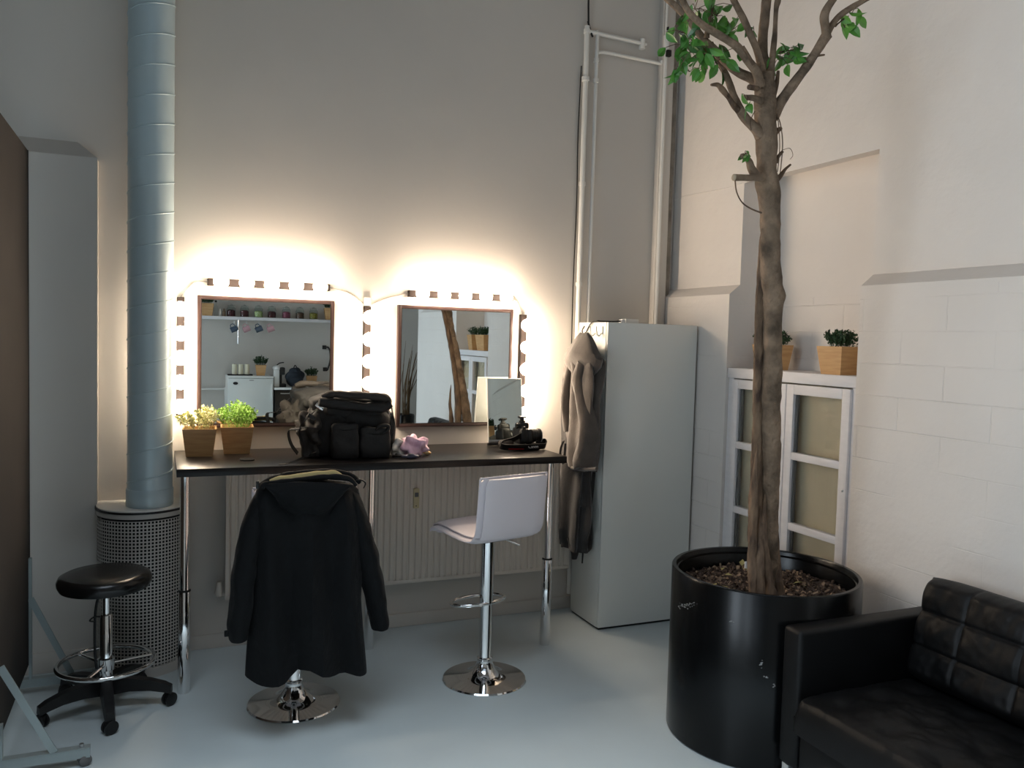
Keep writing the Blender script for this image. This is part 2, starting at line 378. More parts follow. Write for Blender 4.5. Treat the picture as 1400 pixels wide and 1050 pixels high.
for (x, z, r) in ((2.338, 3.22, .024), (2.408, 3.22, .017), (2.408, 3.34, .017), (2.338, 3.5, .02), (2.338, 2.6, .02), (2.87, 3.395, .02), (2.338, 2.0, .02)):
    bm = B(); tube(bm, ppt((x, z-.012), (x, z+.012)), r, 12); box(bm, (x-.006, PY, z-.006), (x+.006, WB-.001, z+.006)); obj('pipe_clip', bm, M['gloss_white'], pipes)
bm = B(); tube(bm, [V((2.872, 4.452, .1)), V((2.872, 4.452, 3.42))], .012, 12); tube(bm, [V((2.872, 4.455, 3.42)), V((2.872, 4.455, H))], .008, 10)
tube(bm, [V((2.872, 4.45, 3.46)), V((2.872, 4.45, 3.55))], .018, 12)
cp = obj('conduit', bm, M['gloss_white']); tag(cp, 'slim white conduit running up the painted corner board', 'pipe')
bm = B(); box(bm, (2.865, 4.42, 3.42), (2.895, 4.445, 3.46), .004); obj('junction_cap', bm, M['cable'], cp)
bm = B(); box(bm, (2.868, 4.43, 3.58), (2.876, 4.448, 3.6), .002); obj('cable_tie', bm, M['cable'], cp)
for dx, nm in ((0, 'a'), (.012, 'b')):
    pass
bm = B(); tube(bm, smooth_path([V((2.35, 4.49, H)), V((2.352, 4.49, 4.1)), V((2.342, 4.49, 3.8)), V((2.35, 4.49, 3.53))]), .006, 8)
tube(bm, smooth_path([V((2.345, 4.49, 3.56)), V((2.36, 4.48, 3.5)), V((2.375, 4.48, 3.47))]), .006, 8)
tag(obj('power_cable', bm, M['cable']), 'black cable dropping from above onto the tall white pipe', 'cable')
bm = B(); tube(bm, smooth_path([V((2.318, 4.505, 3.3)), V((2.313, 4.51, 2.9)), V((2.318, 4.51, 2.5)), V((2.312, 4.51, 2.0)), V((2.315, 4.51, 1.5))]), .0035, 6)
tag(obj('thin_cable', bm, M['cable']), 'hair-thin dark wire running down beside the white riser pipe', 'cable')

# ------------------------------------------------------------------ heater with perforated grille, and duct
hb = thing('heater_unit', 'half round floor heater with perforated metal grille and pale top under the duct', 'heater', (-.065, 4.4, 0))
hcx, hcy, hr, hz = -.067, 4.42, .205, .80
def darc(r, n=30):     # D outline, bulging to -Y
    return [V((hcx+r*math.cos(PI+PI*k/n), hcy+(r*1.02)*math.sin(PI+PI*k/n))) .to_3d() for k in range(n+1)]
def dring(r, z):
    p = [V((hcx-r, WB, z)), V((hcx-r, WB-.03, z))]+[q+V((0, 0, z)) for q in darc(r)]+[V((hcx+r, WB-.03, z)), V((hcx+r, WB, z))]
    return p
bm = B(); loft(bm, [dring(hr-.02, .03), dring(hr-.02, hz-.03)]); obj('inner_box', bm, M['dark_in'], hb)
bm = B()   # perforated grille: square cells round the D
path = dring(hr, 0); L = [0]
for a, b in zip(path, path[1:]): L.append(L[-1]+(b-a).length)
def at(s):
    s = max(0, min(L[-1]-1e-6, s))
    for i in range(len(L)-1):
        if s <= L[i+1]: return path[i].lerp(path[i+1], (s-L[i])/(L[i+1]-L[i]))
pitch = .0165; nc = int(L[-1]/pitch); nr = int((hz-.08)/pitch); h_ = .0050
for j in range(nr):
    zc = .045+pitch*(j+.5)
    for i in range(nc):
        s = pitch*(i+.5); o4 = []; i4 = []
        for (du, dv) in ((-1, -1), (1, -1), (1, 1), (-1, 1)):
            p = at(s+du*pitch/2); o4.append(bm.verts.new((p.x, p.y, zc+dv*pitch/2)))
            p = at(s+du*h_); i4.append(bm.verts.new((p.x, p.y, zc+dv*h_)))
        for k in range(4): bm.faces.new((o4[k], o4[(k+1) % 4], i4[(k+1) % 4], i4[k]))
obj('grille', bm, M['grille'], hb, smooth=False)
bm = B(); loft(bm, [dring(hr+.004, .0), dring(hr+.004, .045)]); obj('plinth', bm, M['grille'], hb)
bm = B(); loft(bm, [dring(hr+.004, hz-.035), dring(hr+.004, hz-.012)]); obj('grille_frame', bm, M['grille'], hb)
bm = B(); loft(bm, [dring(hr+.009, hz-.012), dring(hr+.009, hz-.002)]); obj('edge_trim', bm, M['blk_plastic'], hb)
bm = B(); loft(bm, [dring(hr+.004, hz-.002), dring(hr+.004, hz+.004)]); obj('top_plate', bm, M['gloss_white'], hb)
dcx, dcy, dr = -.037, 4.36, .102
du = thing('ventilation_duct', 'tall pale blue spiral duct rising from the heater to the ceiling', 'duct', (dcx, dcy, hz+.004))
bm = B(); lathe(bm, [(dr, hz+.004), (dr, H)], (dcx, dcy, 0), 64); obj('pipe', bm, M['duct'], du)
bm = B(); pts = []; pitch = .138; z = hz+.09; k = 0
while True:
    a = k*TAU/40; zz = z+pitch*a/TAU
    if zz > H-.02: break
    pts.append(V((dcx+(dr+.0006)*math.cos(a+2.0), dcy+(dr+.0006)*math.sin(a+2.0), zz))); k += 1
tube(bm, pts, .0032, 6); obj('spiral_seam', bm, M['duct'], du)
bm = B(); lathe(bm, [(dr+.002, hz+.004), (dr+.005, hz+.01), (dr+.005, hz+.085), (dr+.001, hz+.09)], (dcx, dcy, 0), 64); obj('collar', bm, M['duct'], du)

# ------------------------------------------------------------------ radiator
rd = thing('radiator', 'long ribbed cream radiator under the black table', 'radiator', (1.3, 4.45, .27))
rx0, rx1, rz0, rz1, ry = .32, 2.30, .275, .945, 4.425
bm = B(); npz = int((rx1-rx0-.04)/.0365); prof = []
for i in range(npz):
    x = rx0+.02+i*.0365
    prof += [(x, ry+.009), (x+.007, ry), (x+.0235, ry), (x+.0305, ry+.009)]
prof = [(rx0, ry+.0), (rx0+.014, ry)]+prof+[(rx1-.012, ry), (rx1, ry)]
rings = [[V((x, y, z)) for x, y in prof] for z in (rz0+.02, rz1-.02)]
loft(bm, rings, closed=False)
box(bm, (rx0, ry-.001, rz0), (rx1, ry+.012, rz0+.022), .003); box(bm, (rx0, ry-.001, rz1-.022), (rx1, ry+.012, rz1), .003)
box(bm, (rx0, ry+.012, rz0), (rx1, ry+.05, rz1)); obj('ribbed_panel', bm, M['radiator'], rd)
bm = B(); box(bm, (rx0, ry+.002, rz1), (rx1, ry+.05, rz1+.012), .003); obj('top_grille', bm, M['radiator'], rd)
bm = B(); tube(bm, smooth_path([V((.33, 4.455, .30)), V((.29, 4.455, .30)), V((.278, 4.47, .30)), V((.278, 4.502, .30))]), .009, 10)
lathe(bm, [(.0, -.02), (.016, -.018), (.018, .02), (.014, .04), (.012, .055), (0, .057)], (.29, 4.455, .31), 16); obj('valve', bm, M['radiator'], rd)
bm = B(); box(bm, (1.308, ry-.016, .70), (1.342, ry-.001, .812), .005)
mt = obj('heat_meter', bm, M['tag'], rd)
bm = B(); box(bm, (1.314, ry-.0175, .765), (1.336, ry-.0155, .79), .001); obj('display', bm, M['rubber'], mt)
bm = B(); box(bm, (1.32, ry-.0175, .712), (1.326, ry-.0155, .717)); obj('button', bm, M['blk_plastic'], mt)

# ------------------------------------------------------------------ table
TZ = 1.045; TX0, TX1, TY0, TY1 = .074, 1.995, 3.90, 4.505
tb = thing('bar_table', 'long black-brown bar-height table on chrome telescopic legs against the wall', 'table', (1.03, 4.2, 0))
bm = B(); box(bm, (TX0, TY0, TZ-.036), (TX1, TY1, TZ), .0015); obj('table_top', bm, M['table'], tb)
for (x, y) in ((.112, 3.995), (1.945, 4.0), (1.03, 4.25)):
    bm = B(); lathe(bm, [(.0, .0), (.027, 0), (.027, .012), (.0275, .013), (.0275, .47), (.0215, .478), (.0215, TZ-.046), (.035, TZ-.044), (.035, TZ-.036)], (x, y, 0), 28)
    lg = obj('leg', bm, M['chrome'], tb)
    bm = B(); lathe(bm, [(.0277, .470), (.0277, .475), (.02, .479)], (x, y, 0), 28); obj('clamp_ring', bm, M['blk_plastic'], lg)
bm = B(); lathe(bm, [(0, 0), (.034, 0), (.035, .004), (.03, .008), (0, .0085)], onZ(338, 629, TZ), 32); tag(obj('cable_cover', bm, M['disc']), 'small black round disc lying on the table near the potted plants', 'disc')

# ------------------------------------------------------------------ mirrors
def frame_mirror(x0, x1, z0, z1, label, yb=WB, grp='brown framed wall mirrors'):
    t = thing('wall_mirror', label, 'mirror', ((x0+x1)/2, yb, z0), grp); w = .017
    bm = B(); f = yb-.032
    for lo, hi in (((x0, z0), (x0+w, z1)), ((x1-w, z0), (x1, z1)), ((x0+w, z0), (x1-w, z0+w)), ((x0+w, z1-w), (x1-w, z1))):
        box(bm, (lo[0], f, lo[1]), (hi[0], yb, hi[1]), .001)
    obj('frame', bm, M['brown_frame'], t)
    bm = B(); box(bm, (x0+w, MIR, z0+w), (x1-w, yb-.001, z1-w)); obj('mirror_glass', bm, M['mirror'], t, smooth=False)
    bm = B(); f2 = MIR-.0015
    for lo, hi in (((x0+w, z0+w), (x0+w+.004, z1-w)), ((x1-w-.004, z0+w), (x1-w, z1-w)), ((x0+w, z0+w), (x1-w, z0+w+.004)), ((x0+w, z1-w-.004), (x1-w, z1-w))):
        box(bm, (lo[0], f2, lo[1]), (hi[0], MIR+.001, hi[1]))
    obj('inner_bead', bm, M['bar'], t); return t
a = onY(270, 403.2, WB-.03); b = onY(457.6, 412, WB-.03); c = onY(407.8, 582.8, WB-.03)
frame_mirror(a.x, b.x, c.z, a.z, 'square brown framed mirror hung above the two leafy pots')
m2x0 = onY(545, 416.5, WB-.03); m2x1 = onY(702, 424.6, WB-.03)
frame_mirror(m2x0.x, m2x1.x, onY(600, 583, WB-.03).z, m2x0.z, 'square brown framed mirror showing the tree, nearer the robes')

# ------------------------------------------------------------------ bulb strips
def strip(p0, p1, label):
    """p0, p1: ends on the wall; five globe bulbs between"""
    d = (p1-p0); Ln = d.length; d.normalize(); side = d.cross(V((0, 1, 0)))
    t = thing('vanity_light', label, 'wall light', (p0.x, WB, p0.z), 'five-bulb light bars round the mirrors')
    w, dp = .018, .04
    bm = B(); rot = Matrix((( side.x, 0, d.x, (p0.x+p1.x)/2), (0, 1, 0, WB-dp/2), (side.z, 0, d.z, (p0.z+p1.z)/2), (0, 0, 0, 1)))
    box(bm, (-w, -dp/2, -Ln/2), (w, dp/2, Ln/2), .003, mtx=rot); obj('bar', bm, M['bar'], t)
    for k in range(5):
        q = p0+d*(Ln*(k+.5)/5)
        bm = B(); cyl(bm, (q.x, WB-dp, q.z), (q.x, WB-dp-.014, q.z), .014, .014, 16); s = obj('socket', bm, M['steel'], t)
        bm = B(); ball(bm, (q.x, WB-dp-.014-.036, q.z), .037, 3); bl = obj('bulb', bm, M['bulb'], s)
    return t
Q = lambda x, y: onY(x, y, WB-.045)
def vl(x, y0, y1): a = Q(x, y0); b = Q(x, y1); return V((a.x, 0, a.z)), V((a.x, 0, b.z))
def hl(y, x0, x1): a = Q(x0, y); b = Q(x1, y); return V((a.x, 0, a.z)), V((b.x, 0, a.z))
strips = [(vl(247, 406, 571), 'upright light bar of five globe bulbs between the duct and the left mirror'),
          (hl(385, 284, 452), 'level light bar of five globe bulbs above the left mirror'),
          (vl(503.5, 419, 568), 'upright light bar of five globe bulbs between the two mirrors'),
          (hl(401, 560, 702), 'level light bar of five globe bulbs above the right mirror'),
          (vl(717.5, 430, 578), 'upright light bar of five globe bulbs nearest the cabinet robes')]
ends = []
for (a, b), lab in strips: strip(a, b, lab); ends.append((a, b))
yc = WB-.012
def cable(pts, label):
    bm = B(); tube(bm, smooth_path([V((p.x, yc, p.z)) for p in pts], 6), .0035, 8); tag(obj('lamp_cord', bm, M['grey_cable']), label, 'cable', 'cords joining the light bars')
e = ends
mid = lambda p, q, dz: V(((p.x+q.x)/2, 0, (p.z+q.z)/2+dz))
cable([e[0][0], mid(e[0][0], e[1][0], .035), e[1][0]], 'thin cord arching from the duct side bar to the bar above the left mirror')
cable([e[1][1], mid(e[1][1], e[2][0], .025), e[2][0]], 'thin cord from the left top bar down to the middle upright bar')
cable([e[2][0], mid(e[2][0], e[3][0], .012), e[3][0]], 'thin cord from the middle upright bar up to the right top bar')
cable([e[3][1], mid(e[3][1], e[4][0], .03), e[4][0]], 'thin cord from the right top bar to the bar by the robes')
bm = B(); p = e[2][0]; box(bm, (p.x-.018, WB-.03, p.z+.004), (p.x+.018, WB, p.z+.05), .004); tag(obj('junction_box', bm, M['gloss_white']), 'small white junction box on top of the middle light bar', 'junction box')

# ------------------------------------------------------------------ potted shrubs
def leaf(bm, p, d, ln, w, nrm=None, mi=0, fold=.25):
    d = d.normalized(); n = nrm or V((random.gauss(0, 1), random.gauss(0, 1), random.gauss(0, 1)))
    s = d.cross(n)
    if s.length < 1e-4: s = d.cross(V((1, .3, .2)))
    s.normalize(); n = s.cross(d)
    a = bm.verts.new(p); b = bm.verts.new(p+d*ln*.45+s*w+n*w*fold); c = bm.verts.new(p+d*ln-n*ln*.08); e_ = bm.verts.new(p+d*ln*.45-s*w+n*w*fold); m_ = bm.verts.new(p+d*ln*.5)
    for f in ((a, b, m_), (b, c, m_), (a, m_, e_), (m_, c, e_)):
        f = bm.faces.new(f); f.material_index = mi
def shrub_pot(loc, rz, label, grp, lm, top=.158, bot=.122, h=.136, fh=.10, n=46, lw=.005, ll=.013, spread=1.0, mats=None):
    t = thing('potted_plant', label, 'potted plant', loc, grp, rz)
    T, O = top/2, bot/2; th = .008
    bm = B()
    def sq(s, z): return [V((x*s, y*s, z)) for x, y in ((-1, -1), (1, -1), (1, 1), (-1, 1))]
    loft(bm, [sq(O, 0), sq(T, h), sq(T-th, h), sq(O-th+.004, .03)], caps=True)
    bmesh.ops.transform(bm, matrix=xf(loc, (0, 0, rz)), verts=bm.verts); obj('pot', bm, M['bamboo'], t, ang=20)
    bm = B(); box(bm, (-T+th+.001, -T+th+.001, h-.03), (T-th-.001, T-th-.001, h-.018)); bmesh.ops.transform(bm, matrix=xf(loc, (0, 0, rz)), verts=bm.verts); obj('soil', bm, M['soil'], t)
    bm = B()
    for i in range(n):
        a = random.uniform(0, TAU); rr = T*.7*math.sqrt(random.random())
        p0 = V((rr*math.cos(a), rr*math.sin(a), h-.02)); k = rr/(T*.7)
        tip = V((p0.x*1.0+math.cos(a)*k*T*.62*spread, p0.y+math.sin(a)*k*T*.62*spread, h+fh*(1-.42*k*k)*random.uniform(.7, 1.08)))
        P = smooth_path([p0, p0.lerp(tip, .5)+V((random.gauss(0, .004), random.gauss(0, .004), .01)), tip], 4)
        tube(bm, P, .0009, 4)
        for q in range(16):
            f = random.uniform(.3, 1.0); i0 = min(len(P)-1, int(f*(len(P)-1)+.5)); d = (P[-1]-P[0]).normalized()
            dd = V((random.gauss(0, 1), random.gauss(0, 1), random.gauss(.35, .6)))+d*.5
            leaf(bm, P[i0]+V((random.gauss(0, .003),)*3), dd, ll*random.uniform(.7, 1.2), lw*random.uniform(.8, 1.2))
    bmesh.ops.transform(bm, matrix=xf(loc, (0, 0, rz)), verts=bm.verts)
    obj('foliage', bm, lm, t, smooth=False); return t
pa = (onZ(256, 625, TZ)+onZ(286, 624, TZ))/2; pb = (onZ(310, 621, TZ)+onZ(338, 620, TZ))/2
shrub_pot(V((pa.x+.008, pa.y+.062, TZ)), R(-3), 'square bamboo pot of leaves tinted as bulb-lit on the table beside the duct', 'leafy bamboo pots on the table', M['leaf_lit'], ll=.017, lw=.0055, fh=.088)
shrub_pot(V((pb.x+.003, pb.y+.055, TZ)), R(-4), 'square bamboo pot of lime green leaves on the table, nearer the bag', 'leafy bamboo pots on the table', M['leaf_lime'], fh=.108, n=60)

# ------------------------------------------------------------------ glazed units in the niches, and their pots
def glazed(y0, y1, label, doc):
    t = thing('glazed_cabinet', label, 'cabinet', (3.0, (y0+y1)/2, 0), 'white glazed cabinets in the wall niches')
    x0, x1 = 2.968, 3.265; zt = 1.53
    y0 += .004; y1 -= .004
    bm = B(); box(bm, (x0-.012, y0, zt-.055), (x1, y1, zt), .003); obj('top_shelf', bm, M['joinery'], t)
    bm = B(); fr = x0
    box(bm, (x0, y1-.045, .0), (x1, y1, zt-.055)); box(bm, (x0, y0, .0), (x1, y0+.03, zt-.055)); box(bm, (x0, y0, 0), (x1, y1, .1))
    obj('carcass', bm, M['joinery'], t)
    bm = B(); box(bm, (x1-.03, y0+.03, .1), (x1-.02, y1-.045, zt-.055)); obj('backing', bm, M['beige'], t)
    yc_ = (y0+y1)/2+.0; a0, a1 = y0+.032, y1-.047; ym = (a0+a1)/2-.005
    for (p, q) in ((a0, ym-.003), (ym+.003, a1)):
        dz0, dz1 = .105, zt-.062; xd = x0-.014; xe = x0+.024; st = .05
        bm = B()
        box(bm, (xd, p, dz0), (xe, p+st, dz1), .003); box(bm, (xd, q-st, dz0), (xe, q, dz1), .003)
        zb = [dz0+st, .40, .745, 1.105, dz1-st]
        box(bm, (xd, p+st, dz1-st), (xe, q-st, dz1), .003); box(bm, (xd, p+st, dz0), (xe, q-st, dz0+st), .003)
        for zz in zb[1:-1]: box(bm, (xd+.002, p+st, zz-.019), (xe, q-st, zz+.019), .003)
        dr_ = obj('door', bm, M['joinery'], t)
        lim = [dz0+st, .40-.019, .40+.019, .745-.019, .745+.019, 1.105-.019, 1.105+.019, dz1-st]
        for k in range(0, 8, 2):
            bm = B(); box(bm, (x0+.002, p+st, lim[k]), (x0+.006, q-st, lim[k+1])); obj('pane', bm, M['pane'], dr_, smooth=False)
            bm = B(); zz0, zz1 = lim[k]+.0, lim[k+1]
            # inner gasket strip
            box(bm, (x0+.008, q-st-.012, zz0), (x0+.02, q-st, zz1)); obj('gasket', bm, M['rubber'], dr_, smooth=False)
        bm = B(); ball(bm, (xd, p+.018, .99), .006, 2); obj('lock', bm, M['steel'], dr_)
        bm = B(); box(bm, (x0+.06, p+st*.4, dz0), (x0+.063, q-st*.4, dz1)); obj('blind', bm, M['beige'], t, smooth=False)
    return t
glazed(2.88, 3.83, 'white glazed cabinet with beige blinds in the niche behind the tree', 0)
glazed(.5, 1.46, 'white glazed cabinet in the further niche, seen only in the right mirror', 1)
g2 = 'bamboo pots on the glazed cabinets'
shrub_pot(V((3.042, 3.075, 1.53)), R(2), 'bamboo pot of dark box leaves on the cabinet, clear of the trunk', g2, M['leaf_dark'], fh=.082, n=75, spread=.95)
shrub_pot(V((3.10, 3.63, 1.53)), R(-8), 'bamboo pot of dark box leaves half hidden behind the tree trunk', g2, M['leaf_dark'], fh=.085, n=75, spread=.95)
shrub_pot(V((3.08, .82, 1.53)), R(6), 'bamboo pot of dark leaves, left one reflected in the right mirror', g2, M['leaf_dark'], fh=.085, n=75, spread=.95, top=.19, bot=.15, h=.16)
shrub_pot(V((3.08, 1.10, 1.53)), R(-6), 'bamboo pot of dark leaves, right one reflected in the right mirror', g2, M['leaf_dark'], fh=.085, n=75, spread=.95, top=.19, bot=.15, h=.16)

# ------------------------------------------------------------------ tall white cabinet
cb = thing('tall_cabinet', 'tall plain white cabinet standing in the corner by the robes', 'cabinet', (2.63, 4.3, 0))
cx0, cx1, cy0, cy1, cz = 2.325, 2.93, 4.09, 4.44, 1.768
bm = B(); box(bm, (cx0, cy0+.022, .012), (cx1, cy1, cz), .002); obj('carcass', bm, M['lacquer'], cb)
bm = B(); box(bm, (cx0+.001, cy0, .014), (cx1-.001, cy0+.019, cz-.002), .0025); obj('door', bm, M['lacquer'], cb)
bm = B(); box(bm, (cx0+.01, cy0+.012, 0), (cx1-.01, cy1-.01, .012)); obj('plinth', bm, M['blk_plastic'], cb)
for k, (px, py) in enumerate(((795, 448), (803, 447), (811, 447), (820, 446))):
    q = onX(px, py, cx0-.006); bm = B(); y = 4.38-.075*k
    box(bm, (cx0-.006, y-.012, 1.70), (cx0, y+.012, 1.745), .003); tube(bm, smooth_path([V((cx0-.004, y, 1.705)), V((cx0-.02, y, 1.69)), V((cx0-.034, y, 1.70)), V((cx0-.034, y, 1.715))]), .0035, 8)
    obj('hook', bm, M['gloss_white'], cb)
ad = thing('power_adapter', 'small white power adapter with black lead on top of the tall cabinet', 'adapter', (2.5, 4.2, cz))
q = onY(861, 437, 4.22)
bm = B(); box(bm, (q.x-.045, 4.19, cz), (q.x+.045, 4.25, cz+.026), .004); obj('body', bm, M['gloss_white'], ad)
bm = B(); box(bm, (q.x-.065, 4.2, cz), (q.x-.045, 4.235, cz+.022), .003); obj('plug', bm, M['white_print'], ad)
bm = B(); tube(bm, smooth_path([V((q.x-.06, 4.215, cz+.013)), V((q.x-.11, 4.21, cz+.008)), V((q.x-.2, 4.2, cz+.006)), V((cx0-.005, 4.22, cz+.005)), V((cx0-.012, 4.3, cz-.03)), V((cx0-.02, 4.47, 1.5))]), .004, 8); obj('lead', bm, M['cable'], ad)

# ------------------------------------------------------------------ draped cloth helper: rings across the view
def cloth_body(bm, rows, Yc, depth, folds=7, famp=.10, n=56, fx=.0, seed=0., sq=2.6, back=.6, famp0=.03):
    """rows: (y_px, xl_px, xr_px[, depth scale]); closed soft body hanging in front of plane Y=Yc"""
    rings = []; N = len(rows)
    for i, rw in enumerate(rows):
        y, xl, xr = rw[:3]; ds = rw[3] if len(rw) > 3 else 1.
        a = onY(xl, y, Yc); b = onY(xr, y, Yc); c = (a+b)/2; w = (b-a)/2; hw = w.length; wd_ = w.normalized(); nd = V((wd_.y, -wd_.x, 0)).normalized()
        if nd.y > 0: nd = -nd
        ring = []; t = i/(N-1)
        for k in range(n):
            th = TAU*k/n; cs, sn = math.cos(th), math.sin(th)
            ex = math.copysign(abs(cs)**(2/sq), cs); ey = math.copysign(abs(sn)**(2/sq), sn)
            amp = famp0+(famp-famp0)*t
            f = math.sin(folds*ex*1.7+seed+1.4*math.sin(t*3+seed))*.6+noise.noise(V((ex*3.1+seed, t*2.2, sn)))*.9
            dd = depth*ds*(1 if sn > 0 else back)
            off = nd*(ey*dd*(1)+ (f*amp*abs(sn)**.6*(1 if sn > 0 else -1)*.35))
            z = c.z-nd.z
            ring.append(c+wd_*(ex*hw)+off+V((0, 0, (noise.noise(V((ex*2, t*7, seed)))*.006))))
        rings.append(ring)
    loft(bm, rings)

# ------------------------------------------------------------------ bar stools
def bar_stool(loc, rz, label, seat_z=.715):
    t = thing('bar_stool', label, 'bar stool', loc, 'white leather bar stools', rz); mt = xf(loc, (0, 0, rz))
    def fin(bm): bmesh.ops.transform(bm, matrix=mt, verts=bm.verts); return bm
    bm = B(); lathe(bm, [(.0, .0), (.203, 0), (.205, .004), (.200, .010), (.13, .018), (.085, .03), (.06, .048), (.045, .07), (.038, .085), (.037, .1), (0, .1)], seg=56); obj('base', fin(bm), M['chrome'], t)
    bm = B(); lathe(bm, [(.033, .09), (.037, .1), (.037, .108), (.030, .112), (.029, .115), (.029, .38)], seg=32); obj('column', fin(bm), M['chrome'], t)
    bm = B(); lathe(bm, [(.029, .375), (.034, .378), (.034, seat_z-.03), (.04, seat_z-.025), (.04, seat_z-.01)], seg=32); obj('sleeve', fin(bm), M['chrome'], t)
    bm = B()   # footrest loop, in front (local +Y)
    P = []
    for k in range(40):
        a = TAU*k/40; P.append(V((.145*math.cos(a), .07+.095*math.sin(a), .372-.01*math.sin(a))))
    tube(bm, P, .0095, 10, closed=True); obj('footrest', fin(bm), M['chrome'], t)
    bm = B(); tube(bm, smooth_path([V((.02, 0, seat_z-.03)), V((.09, -.01, seat_z-.035)), V((.17, -.03, seat_z-.07))]), [.005, .004, .005], 8); obj('lever', fin(bm), M['chrome'], t)
    bm = B(); box(bm, (-.09, -.09, seat_z-.018), (.09, .09, seat_z-.006), .003); obj('seat_plate', fin(bm), M['blk_plastic'], t)
    # L-shaped shell: profile in local YZ, front = +Y
    prof = [(.215, seat_z-.005), (.20, seat_z+.012), (.14, seat_z+.018), (.02, seat_z+.008), (-.09, seat_z+.006), (-.145, seat_z+.02), (-.172, seat_z+.06), (-.182, seat_z+.13), (-.19, seat_z+.22), (-.198, seat_z+.31)]
    P = smooth_path([V((0, y, z)) for y, z in prof], 5)
    def shell(w, th, off, m, nm, bulge=0, r=.02):
        bm = B(); rings = []; n = len(P)
        for i, p in enumerate(P):
            tg = (P[min(n-1, i+1)]-P[max(0, i-1)]).normalized(); nr_ = V((0, -tg.z, tg.y)).normalized()
            # nr_ points up/forward
            if nr_.z < 0 and abs(nr_.z) > .5: nr_ = -nr_
            ends_ = min(i, n-1-i)/3; ww = w/2-(r*(1-math.sqrt(max(0, 1-(1-min(1, ends_))**2))))
            ring = []
            m_ = 12
            for k in range(m_+1):
                u = -1+2*k/m_; e_ = math.sqrt(max(0, 1-abs(u)**6)); ring.append(p+V((u*ww, 0, 0))+nr_*(off+th/2*(.35+.65*e_)+bulge*(1-u*u)))
            for k in range(m_+1):
                u = 1-2*k/m_; e_ = math.sqrt(max(0, 1-abs(u)**6)); ring.append(p+V((u*ww, 0, 0))+nr_*(off-th/2*(.35+.65*e_)))
            rings.append(ring)
        loft(bm, rings); return obj(nm, fin(bm), m, t)
    shell(.385, .030, .0, M['wht_leather'], 'seat_shell', 0)
    sh = shell(.345, .016, .019, M['wht_leather'], 'seat_pad', .006)
    # piping along both edges of the back of the shell
    bm = B()
    for s in (-1, 1):
        pp = [p+V((s*.193, 0, 0)) for p in P]; tube(bm, pp, .0045, 6)
    pp = [P[-1]+V((x*.193, 0, .004)) for x in (-1, -.5, 0, .5, 1)]; tube(bm, pp, .0045, 6); obj('piping', fin(bm), M['wht_leather'], t)
    return t
s2 = onZ(662, 928, 0); bar_stool(V((s2.x, s2.y, 0)), R(14), 'white leather bar stool with bare chrome column in front of the radiator')
s1 = onZ(402, 961, 0); bar_stool(V((s1.x, s1.y, 0)), R(-4), 'chrome based bar stool almost hidden under the black coat', seat_z=.70)

# ------------------------------------------------------------------ black coat
ct = thing('parka_coat', 'black hooded parka with khaki lining hung over the back of a bar stool', 'coat', (s1.x, 3.4, .3))
CY = 3.39
rows = [(662, 358, 484, .55), (668, 352, 490, .8), (680, 348, 493, 1), (700, 345, 496, 1.1), (730, 344, 497, 1.15), (765, 343, 496, 1.15), (800, 342, 494, 1.2), (817, 341, 493, 1.2), (850, 339, 495, 1.25), (880, 337, 497, 1.3), (900, 335.5, 498.5, 1.3), (911, 335, 499, 1.3)]
rr_ = []
for i in range(len(rows)-1):
    for k in range(4):
        t_ = k/4; rr_.append(tuple(rows[i][j]*(1-t_)+rows[i+1][j]*t_ for j in range(4)))
rr_.append(rows[-1])
bm = B(); cloth_body(bm, rr_, CY, .075, folds=5, famp=.17, famp0=.06, seed=1.3, back=.9)
# uneven hem: left corner hangs lower, notch in the middle
a0 = onY(335, 911, CY).x; a1 = onY(499, 911, CY).x; zt_ = onY(400, 760, CY).z; zh = onY(400, 911, CY).z
for v in bm.verts:
    u = (v.co.x-a0)/(a1-a0); w_ = max(0, min(1, (zt_-v.co.z)/(zt_-zh)))**2
    dz = -.055*math.exp(-((u-.12)/.20)**2)+.02*math.exp(-((u-.45)/.09)**2)-.015*math.exp(-((u-.72)/.12)**2)
    v.co.z += dz*w_
obj('coat_body', bm, M['coat'], ct)
def sleeve(path, label=None):
    P = []; rad = []
    for (x, y, w, dy) in path:
        p = onY(x, y, CY+dy); P.append(p); rad.append(w/2/F*((p-EYE).dot(fw)))
    n0 = len(P); PP = smooth_path(P, 7); rr = []
    for i in range(len(PP)): t = i/7; k = min(n0-2, int(t)); f = t-k; rr.append(rad[k]*(1-f)+rad[k+1]*f)
    bm = B(); tube(bm, PP, rr, 28, flat=.72, nz=lambda p, a: noise.noise(V((p.x*9, p.y*9, p.z*13))+V((math.cos(a)*1.4, math.sin(a)*1.4, 0)))*.16+.05*math.sin(p.z*46+a*2)*noise.noise(p*5))
    return obj('sleeve', bm, M['coat'], ct)
sleeve([(362, 672, 20, 0), (353, 692, 34, 0), (344, 725, 42, -.01), (336, 765, 45, -.02), (331, 805, 44, -.03), (328, 840, 42, -.03), (326, 866, 38, -.03), (326, 874, 34, -.03)])
sleeve([(478, 670, 20, 0), (485, 692, 34, 0), (493, 725, 42, .01), (502, 762, 42, .01), (509, 795, 41, .01), (515, 825, 38, .01), (519, 850, 34, .01), (519.5, 858, 31, .01)])
bm = B()
for (x, y, dy) in ((311, 866, -.03),): p = onY(x, y, CY+dy-.02); box(bm, p-V((.012, .006, .012)), p+V((.012, .006, .012)), .003)
obj('cuff_tab', bm, M['coat'], ct)
